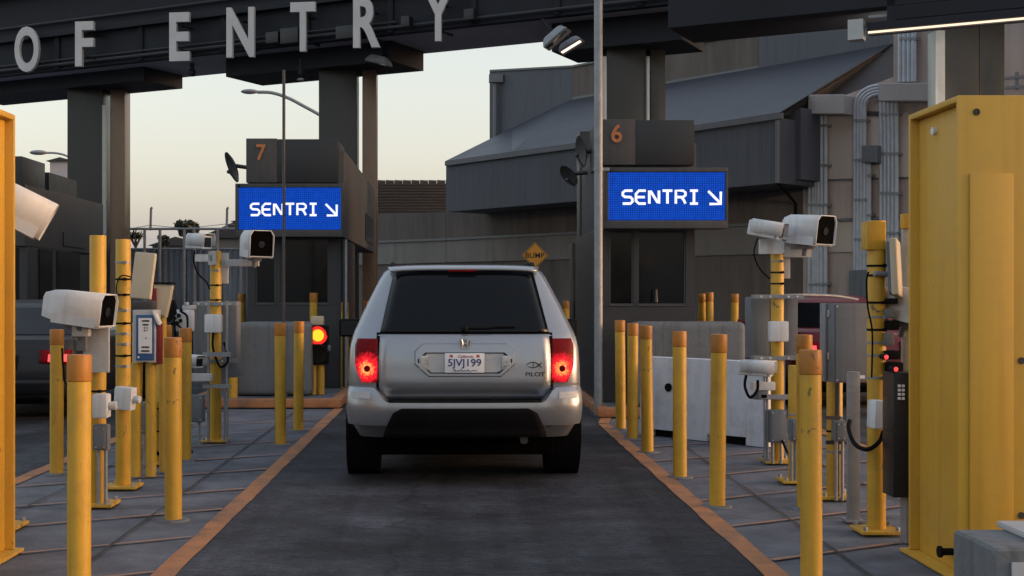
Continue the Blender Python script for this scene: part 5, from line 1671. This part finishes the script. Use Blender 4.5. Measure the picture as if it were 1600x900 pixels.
def silver_suv():
    t = thing("parked_car", "silver sport utility vehicle seen from behind in the centre lane, brake lights on", "car", (.059, 10.0, .008))
    t.rotation_euler = (0, 0, R(1.0))
    B = lambda q, name, m, par=t, **k: q.build(name, m, par, local=True, **k)
    sh = Shell([(.36, .22, 4.5, .85), (.46, .14, 4.62, .90), (.62, .165, 4.72, .925), (.68, .155, 4.73, .928), (.765, .095, 4.74, .934), (.80, .09, 4.74, .935), (.98, .10, 4.70, .93), (1.06, .115, 4.55, .925), (1.12, .13, 4.1, .915),
                (1.175, .15, 3.6, .90), (1.215, .18, 3.4, .885), (1.45, .37, 3.0, .785), (1.62, .51, 2.66, .705), (1.69, .575, 2.5, .668), (1.725, .66, 2.35, .625), (1.745, .80, 2.2, .55)], D=.26, n=3.4)
    q = MB()
    q.loft([sh.outline(z) for z, *_ in sh.sl])
    B(q, "body", "silver_paint", smooth=40)
    # roof skin + rails
    q = MB()
    for sx in (-1, 1):
        q.tube([(sx * .60, .85, 1.735), (sx * .60, 1.0, 1.765), (sx * .60, 2.1, 1.765), (sx * .60, 2.25, 1.73)], .016)
    B(q, "roof_rails", "black_plastic")
    # bumper: silver, wraps the corners
    bs = Shell([(.44, .02, 4.7, .925), (.50, -.01, 4.7, .935), (.60, -.03, 4.7, .945), (.66, -.025, 4.7, .945), (.74, .0, 4.7, .94), (.79, .05, 4.7, .93)], D=.30, n=3.0)
    def bump_top(x):
        k = max(0, min(1, (abs(x) - .60) / .13))
        k = k * k * (3 - 2 * k)
        return .655 + .115 * k
    q = MB()
    us = [-1 + i / 30 for i in range(61)]
    def bp(u, v):
        t_ = u * math.pi / 2
        k = math.copysign(abs(math.sin(t_)) ** (2 / 3.0), u)
        z = .475 + (bump_top(k * .94) - .475) * v
        yr, yf, w_ = bs.at(z)
        x = k * w_
        c = abs(math.cos(t_)) ** (2 / 3.0)
        return Vector((x, yr + bs.D * (1 - c), z))
    q.grid(bp, us, lin(0, 1, 8))
    # top ledge back to the body, and the wheel-side ends
    vtop = [bp(u, 1) for u in us]
    q.loft([vtop, [Vector((p.x * .975, p.y + .14, p.z + .004)) for p in vtop]], closed=False)
    for sx in (-1, 1):
        e = [bp(sx, v) for v in lin(0, 1, 8)]
        q.loft([e, [Vector((p.x, p.y + .30, p.z)) for p in e]], closed=False)
    B(q, "bumper", "silver_paint", smooth=50)
    q = MB()
    def ins(u, v):
        xt, xb = .545, .64
        z = .385 + (.612 - .385) * v
        hw = xb + (xt - xb) * v ** 1.3 - .05 * max(0, (v - .8) / .2) ** 2
        x = u * hw
        p = bs.rear(x, max(z, .44), .014)
        p.z = z
        return p
    q.grid(ins, lin(-1, 1, 24), lin(0, 1, 6))
    B(q, "bumper_insert", "black_rubber", solid=.012)
    q = MB()
    q.grid(lambda u, v: Vector((u * .60, bs.rear(u * .6, .655).y + .012 + .09 * v, .663 + .004 * v)), lin(-1, 1, 16), [0, 1])
    B(q, "step_pad", "black_plastic", solid=.006)
    q = MB()
    for sx in (-1, 1):
        q.grid(lambda u, v: bs.rear(sx * (.74 + .15 * u), .685 + .05 * v, .006), lin(0, 1, 6), lin(0, 1, 2))
    B(q, "bumper_reflector", "panel_pale")
    # tailgate with a seam round it
    def tg(x, z, off): return sh.rear(x, z, off)
    q = MB()
    q.grid(lambda u, v: tg(u * (.668 + .012 * math.sin(v * 3.1)), .672 + (1.183 - .672) * v, .012), lin(-1, 1, 20), lin(0, 1, 14))
    tgo = B(q, "tailgate", "silver_paint", solid=.014, smooth=50)
    q = MB()
    q.grid(lambda u, v: tg(u * .70, .655 + (1.20 - .655) * v, .003), lin(-1, 1, 20), lin(0, 1, 14))
    B(q, "tailgate_gap", "black_rubber")
    # rear glass
    q = MB()
    gw = lambda v: .672 + (.575 - .672) * v
    def rg(u, v, off=.012):
        z = 1.198 + (1.694 - 1.198) * v
        return sh.rear(u * gw(v), z, off)
    q.grid(lambda u, v: rg(u, v), lin(-1, 1, 16), lin(0, 1, 12))
    gl = B(q, "rear_window", "car_glass", solid=.006)
    q = MB()
    q.tube([sh.rear(x, 1.235 + .01 * (x > .2), .03) for x in lin(-.02, .40, 10)], .010)
    q.sphere(sh.rear(0, 1.225, .03), .028, (1, .8, 1))
    B(q, "wiper", "black_plastic")
    # spoiler lip with high brake lamp
    q = MB()
    q.grid(lambda u, v: Vector((u * (.60 + .03 * v), .535 + .10 * v + .03 * u * u, 1.708 + .032 * v - .016 * u ** 4)), lin(-1, 1, 18), lin(0, 1, 4))
    B(q, "spoiler", "silver_paint", solid=.02)
    q = MB(); q.box(-.13, .10, .515, .53, 1.690, 1.706, bev=.003); B(q, "high_brake_lamp", "red_lens")
    # tail lamps
    for sx in (-1, 1):
        q = MB()
        def tl(u, v):
            z = .808 + (1.150 - .808) * v
            xi = .69
            xo = .868 if v > .45 else .868 - .055 * ((.45 - v) / .45) ** 1.4
            if v > .85: xo -= .02 * (v - .85) / .15
            x = xi + (xo - xi) * u
            return sh.rear(sx * x, z, .014 - .004 * u)
        lc = sh.rear(sx * .772, .915, .014)
        nm = "tail_glow" if sx < 0 else "tail_glow_pair"
        lamp_glow(nm, tuple(lc), .15, (1.0, .26, .06), (.42, .006, .012), .52, (.14, .003, .006))
        q.grid(tl, lin(0, 1, 10), lin(0, 1, 16))
        lo = B(q, "tail_lamp", MATS[nm], solid=.012)
        q = MB(); c = lc + Vector((0, -.010, 0)); q.cyl(c, c + Vector((0, -.004, 0)), .026, .022, seg=20)
        B(q, "bulb_cap", "red_lens", lo)
    # plate garnish
    gz0, gz1 = .855, 1.115
    def oct_pts(hw, z0, z1, c, off):
        pts = [(-hw + c, z0), (hw - c, z0), (hw, z0 + c * .9), (hw, z1 - c * .55), (hw - c * .6, z1), (-hw + c * .6, z1), (-hw, z1 - c * .55), (-hw, z0 + c * .9)]
        return [sh.rear(x, z, off) for x, z in pts]
    q = MB()
    O1, O2, I2, I1 = oct_pts(.400, .850, 1.118, .11, .013), oct_pts(.388, .862, 1.108, .105, .040), oct_pts(.372, .878, 1.045, .10, .040), oct_pts(.365, .885, 1.04, .098, .016)
    q.loft([O1, O2, I2, I1], cap0=False, cap1=False)
    gar = B(q, "plate_garnish", "silver_paint", tgo, smooth=20)
    q = MB(); oo = oct_pts(.404, .846, 1.122, .112, .0135); q.tube(oo + [oo[0], oo[1]], .0045, seg=6); B(q, "garnish_gap", "black_rubber", gar)
    q = MB(); pp = oct_pts(.372, .880, 1.043, .10, .0225); q.face(pp); B(q, "recess", "black_plastic", gar, smooth=0)
    q = MB(); q.face(oct_pts(.352, .888, 1.036, .088, .026)); B(q, "recess_panel", "panel_pale", gar, smooth=0)
    for sx in (-1, 1):
        q = MB()
        c = sh.rear(sx * .325, .965, .034); q.box(c.x - .036, c.x + .036, c.y - .006, c.y + .006, .91, 1.02, bev=.006)
        B(q, "reverse_lamp", "clear_lens", gar)
    yp = sh.rear(0, .96, .05).y
    px0 = -.003
    q = MB(); q.box(px0 - .155, px0 + .155, yp - .006, yp + .004, .887, 1.04, bev=.004)
    pl = B(q, "licence_plate", "plate_white", tgo)
    q = MB(); text_mb(q, "5JVJ199", .262, .077, .001, bold=.012, M=T((px0, yp - .0085, .958))); B(q, "plate_number", "plate_blue", pl, smooth=0)
    q = MB(); text_mb(q, "California", .12, .022, .001, bold=.005, M=T((px0 + .01, yp - .0085, 1.016))); B(q, "plate_state_name", "plate_red", pl, smooth=0)
    q = MB()
    pth = [(-.10, 0), (-.085, .014), (-.08, -.006), (-.06, .004), (-.05, -.004), (-.03, .012), (-.02, -.004), (0, .004), (.02, -.003), (.03, .012), (.045, -.004), (.07, .003), (.11, 0)]
    q.tube(smooth_path([(px0 + x * .9, yp - .0085, .902 + z) for x, z in pth], 4), .0025, seg=6); B(q, "plate_script", "plate_blue", pl)
    q = MB()
    for sx in (-1, 1):
        q.box(px0 + sx * .105 - .012, px0 + sx * .105 + .012, yp - .008, yp - .0065, 1.008, 1.028)
    B(q, "plate_stickers", "plate_red", pl, smooth=0)
    # emblem: rounded badge with an upright double-bar letter
    ze = 1.112
    ye = sh.rear(0, ze, .048).y
    q = MB()
    n = 28
    def rr(kx, kz, y):
        o = []
        for i in range(n):
            a_ = i / n * 2 * math.pi
            cx_ = math.copysign(abs(math.cos(a_)) ** .55, math.cos(a_)); cz_ = math.copysign(abs(math.sin(a_)) ** .55, math.sin(a_))
            o.append(Vector((cx_ * kx * (1 + .12 * cz_), y, ze + cz_ * kz)))
        return o
    q.loft([rr(.047, .042, ye + .012), rr(.047, .042, ye - .006), rr(.040, .035, ye - .006), rr(.039, .034, ye + .003)], cap0=False, cap1=False)
    for sx in (-1, 1):
        q.tube([(sx * .026, ye - .003, ze + .033), (sx * .018, ye - .006, ze), (sx * .024, ye - .003, ze - .033)], .0065, seg=8)
    q.tube([(-.018, ye - .004, ze), (.018, ye - .004, ze)], .006, seg=8)
    B(q, "emblem", "chrome", tgo)
    q = MB(); q.loft([rr(.040, .035, ye + .010), rr(.040, .035, ye + .004)]); q_ = B(q, "emblem_base", "silver_paint", tgo, smooth=20)
    # fish emblem and model lettering
    c = sh.rear(.545, .945, .016)
    q = MB()
    fish = [(.062, .018), (.03, -.008), (0, -.022), (-.035, -.016), (-.06, 0), (-.035, .016), (0, .022), (.03, .008), (.062, -.018)]
    q.tube(smooth_path([(c.x + x, c.y - .004, c.z + z) for x, z in fish], 5), .0042, seg=6)
    q.tube([(c.x - .005, c.y - .004, c.z - .016), (c.x - .005, c.y - .004, c.z + .016)], .004, seg=6)
    B(q, "fish_emblem", "sign_black", tgo)
    c = sh.rear(.555, .872, .015)
    q = MB(); text_mb(q, "PILOT", .155, .034, .004, bold=.02, M=T((c.x, c.y - .005, c.z)) @ RZ(3)); B(q, "model_lettering", "sign_black", tgo, smooth=0)
    q = MB(); c = sh.rear(.262, .893, .045); q.cyl(c, c + Vector((0, -.005, 0)), .006, seg=10); B(q, "camera_dot", "black_plastic", gar)
    # flank windows
    for sx in (-1, 1):
        for y0, y1 in ((.95, 1.75), (1.82, 2.62), (2.68, 3.15)):
            q = MB()
            def wf(u, v):
                z = 1.235 + (1.60 - 1.235) * v
                yy = y0 + (y1 - y0) * u
                if y0 < 1: yy += .10 * v * (1 - u)
                if y1 > 3: yy -= .62 * v * u
                return sh.side(yy, z, sx, .006)
            q.grid(wf, lin(0, 1, 4), lin(0, 1, 4)); B(q, "side_window", "car_glass")
        # wheel arches
        for yw in (.88, 3.58):
            q = MB()
            M = T((sx * .70, yw, .40)) @ RY(90 * sx)
            q.lathe([(.001, .0), (.42, .0), (.42, .262), (.001, .262)], M, 36); B(q, "wheel_arch", "black_rubber")
        q = MB()
        pts = [sh.side(y, z, sx, .004) for y, z in ((1.8, .5), (1.8, 1.19))]
        q.tube(pts, .004, seg=5); q.tube([sh.side(y, z, sx, .004) for y, z in ((2.66, .5), (2.66, 1.19))], .004, seg=5)
        B(q, "door_seams", "black_rubber")
        q = MB()
        for y in (1.95, 2.78): 
            c = sh.side(y, 1.06, sx, .02); q.box(c.x - .012, c.x + .012, y - .09, y + .09, 1.045, 1.075, bev=.008)
        B(q, "door_handles", "silver_paint")
        # door mirror
        q = MB(); q.box(sx * 1.08 - .12, sx * 1.08 + .12, 2.82, 2.95, 1.08, 1.26, bev=.035, seg=3)
        q.box(min(sx * .85, sx * .99), max(sx * .85, sx * .99), 2.86, 2.93, 1.10, 1.15, bev=.01)
        mo = B(q, "door_mirror", "black_plastic")
        q = MB(); q.box(sx * 1.08 - .095, sx * 1.08 + .095, 2.812, 2.818, 1.10, 1.24); B(q, "mirror_glass", "lens_dark", mo, smooth=0)
        for yw in (.88, 3.58):
            wheel(t, sx * .83, yw, .375, .235, sx)
    # windscreen
    q = MB()
    def ws(u, v):
        z = 1.225 + (1.64 - 1.225) * v
        yr, yf, w_ = sh.at(z)
        return Vector((u * w_ * .8, yf + .012 - .10 * u * u, z))
    q.grid(ws, lin(-1, 1, 10), lin(0, 1, 4)); B(q, "windscreen", "car_glass")
    # underbody
    q = MB(); q.box(-.72, .72, .30, 4.3, .21, .45, bev=.03); B(q, "underbody", "void_black")
    q = MB(); q.cyl((-.7, .88, .375), (.7, .88, .375), .045); q.sphere((0, .88, .36), .12); q.box(-.62, -.5, .6, 1.2, .26, .36, bev=.02); q.box(.5, .62, .6, 1.2, .26, .36, bev=.02); B(q, "rear_axle", "black_rubber")
    q = MB(); q.cyl((.47, .12, .35), (.47, .9, .35), .032); q.box(.32, .62, .35, .55, .31, .43, bev=.05, seg=3); B(q, "exhaust", "window_frame")
    q = MB()
    for sx in (-1, 1):
        q.box(sx * .83 - .13, sx * .83 + .13, .50, .515, .25, .46, bev=.004)
    B(q, "mud_flaps", "black_rubber")
    return t
silver_suv()

def sedan(label, x, y, paint, yaw=0, scale=1.0, lamps="outer"):
    t = thing("parked_car", label, "car", (x, y, .008), "cars in the neighbouring lanes")
    t.rotation_euler = (0, 0, R(yaw))
    t.scale = (1, 1, scale)
    B = lambda q, name, m, par=t, **k: q.build(name, m, par, local=True, **k)
    sh = Shell([(.24, .20, 4.55, .80), (.34, .08, 4.66, .86), (.50, .02, 4.72, .885), (.66, .03, 4.72, .89), (.80, .06, 4.6, .885), (.90, .09, 4.2, .87), (.97, .14, 3.6, .85), (1.0, .62, 3.45, .82),
                (1.2, 1.02, 3.05, .70), (1.36, 1.32, 2.75, .60), (1.42, 1.55, 2.55, .53), (1.44, 1.75, 2.4, .45)], D=.30, n=3.0)
    q = MB(); q.loft([sh.outline(z) for z, *_ in sh.sl]); B(q, "body", paint, smooth=40)
    q = MB(); q.grid(lambda u, v: sh.rear(u * (.68 - .16 * v), 1.02 + .32 * v, .012), lin(-1, 1, 10), lin(0, 1, 5)); B(q, "rear_window", "car_glass")
    q = MB(); q.grid(lambda u, v: sh.rear(u * .83, .30 + .20 * v, .012), lin(-1, 1, 12), lin(0, 1, 4)); B(q, "bumper", paint, solid=.03)
    q = MB(); q.grid(lambda u, v: sh.rear(u * .60, .245 + .07 * v, .03), lin(-1, 1, 12), lin(0, 1, 2)); B(q, "bumper_insert", "black_plastic", solid=.03)
    q = MB(); yy = sh.rear(0, .7, .02).y; q.box(-.25, .25, yy - .004, yy + .02, .62, .80, bev=.01); rc = B(q, "plate_recess", "black_plastic")
    q = MB(); q.box(-.155, .155, yy - .012, yy - .005, .635, .785, bev=.003); B(q, "licence_plate", "panel_pale", rc)
    for sx in (-1, 1):
        q = MB(); q.grid(lambda u, v: sh.rear(sx * (.50 + .34 * u), .70 + .15 * v - .03 * u * (1 - v), .012), lin(0, 1, 8), lin(0, 1, 4)); lo = B(q, "tail_lamp", "red_lens", solid=.012)
        q = MB(); q.grid(lambda u, v: sh.rear(sx * (.60 + .20 * u), .715 + .085 * v, .0225), lin(0, 1, 6), lin(0, 1, 3)); B(q, "brake_bulb", "far_brake", lo)
        q = MB(); q.grid(lambda u, v: sh.side(1.15 + (2.9 - 1.15) * u + .25 * v * (1 - u) - .35 * v * u, 1.03 + .3 * v, sx, .006), lin(0, 1, 6), lin(0, 1, 4)); B(q, "side_window", "car_glass")
        q = MB(); q.box(sx * .93 - .09, sx * .93 + .09, 2.85, 2.95, .97, 1.09, bev=.03, seg=3); B(q, "door_mirror", paint)
        for yw in (1.0, 3.72):
            q = MB(); q.lathe([(.001, 0), (.36, 0), (.36, .232), (.001, .232)], T((sx * .66, yw, .34)) @ RY(90 * sx), 32); B(q, "wheel_arch", "black_rubber")
            wheel(t, sx * .785, yw, .325, .205, sx)
    q = MB(); q.box(-.65, .65, .2, 4.3, .2, .3, bev=.02); B(q, "underbody", "black_rubber")
    q = MB(); q.box(-.12, .12, 1.0, 1.08, 1.02, 1.05, bev=.004); B(q, "high_brake_lamp", "far_brake")
    return t
sedan("dark grey sedan braking in the left lane behind the left yellow portal", -5.42, 15.0, "dark_paint", 0)
def red_wagon():
    return sedan("dark red car with lit tail lamp in the right lane behind the camera post", 5.33, 16.8, "red_paint", 0, 1.04)
red_wagon()
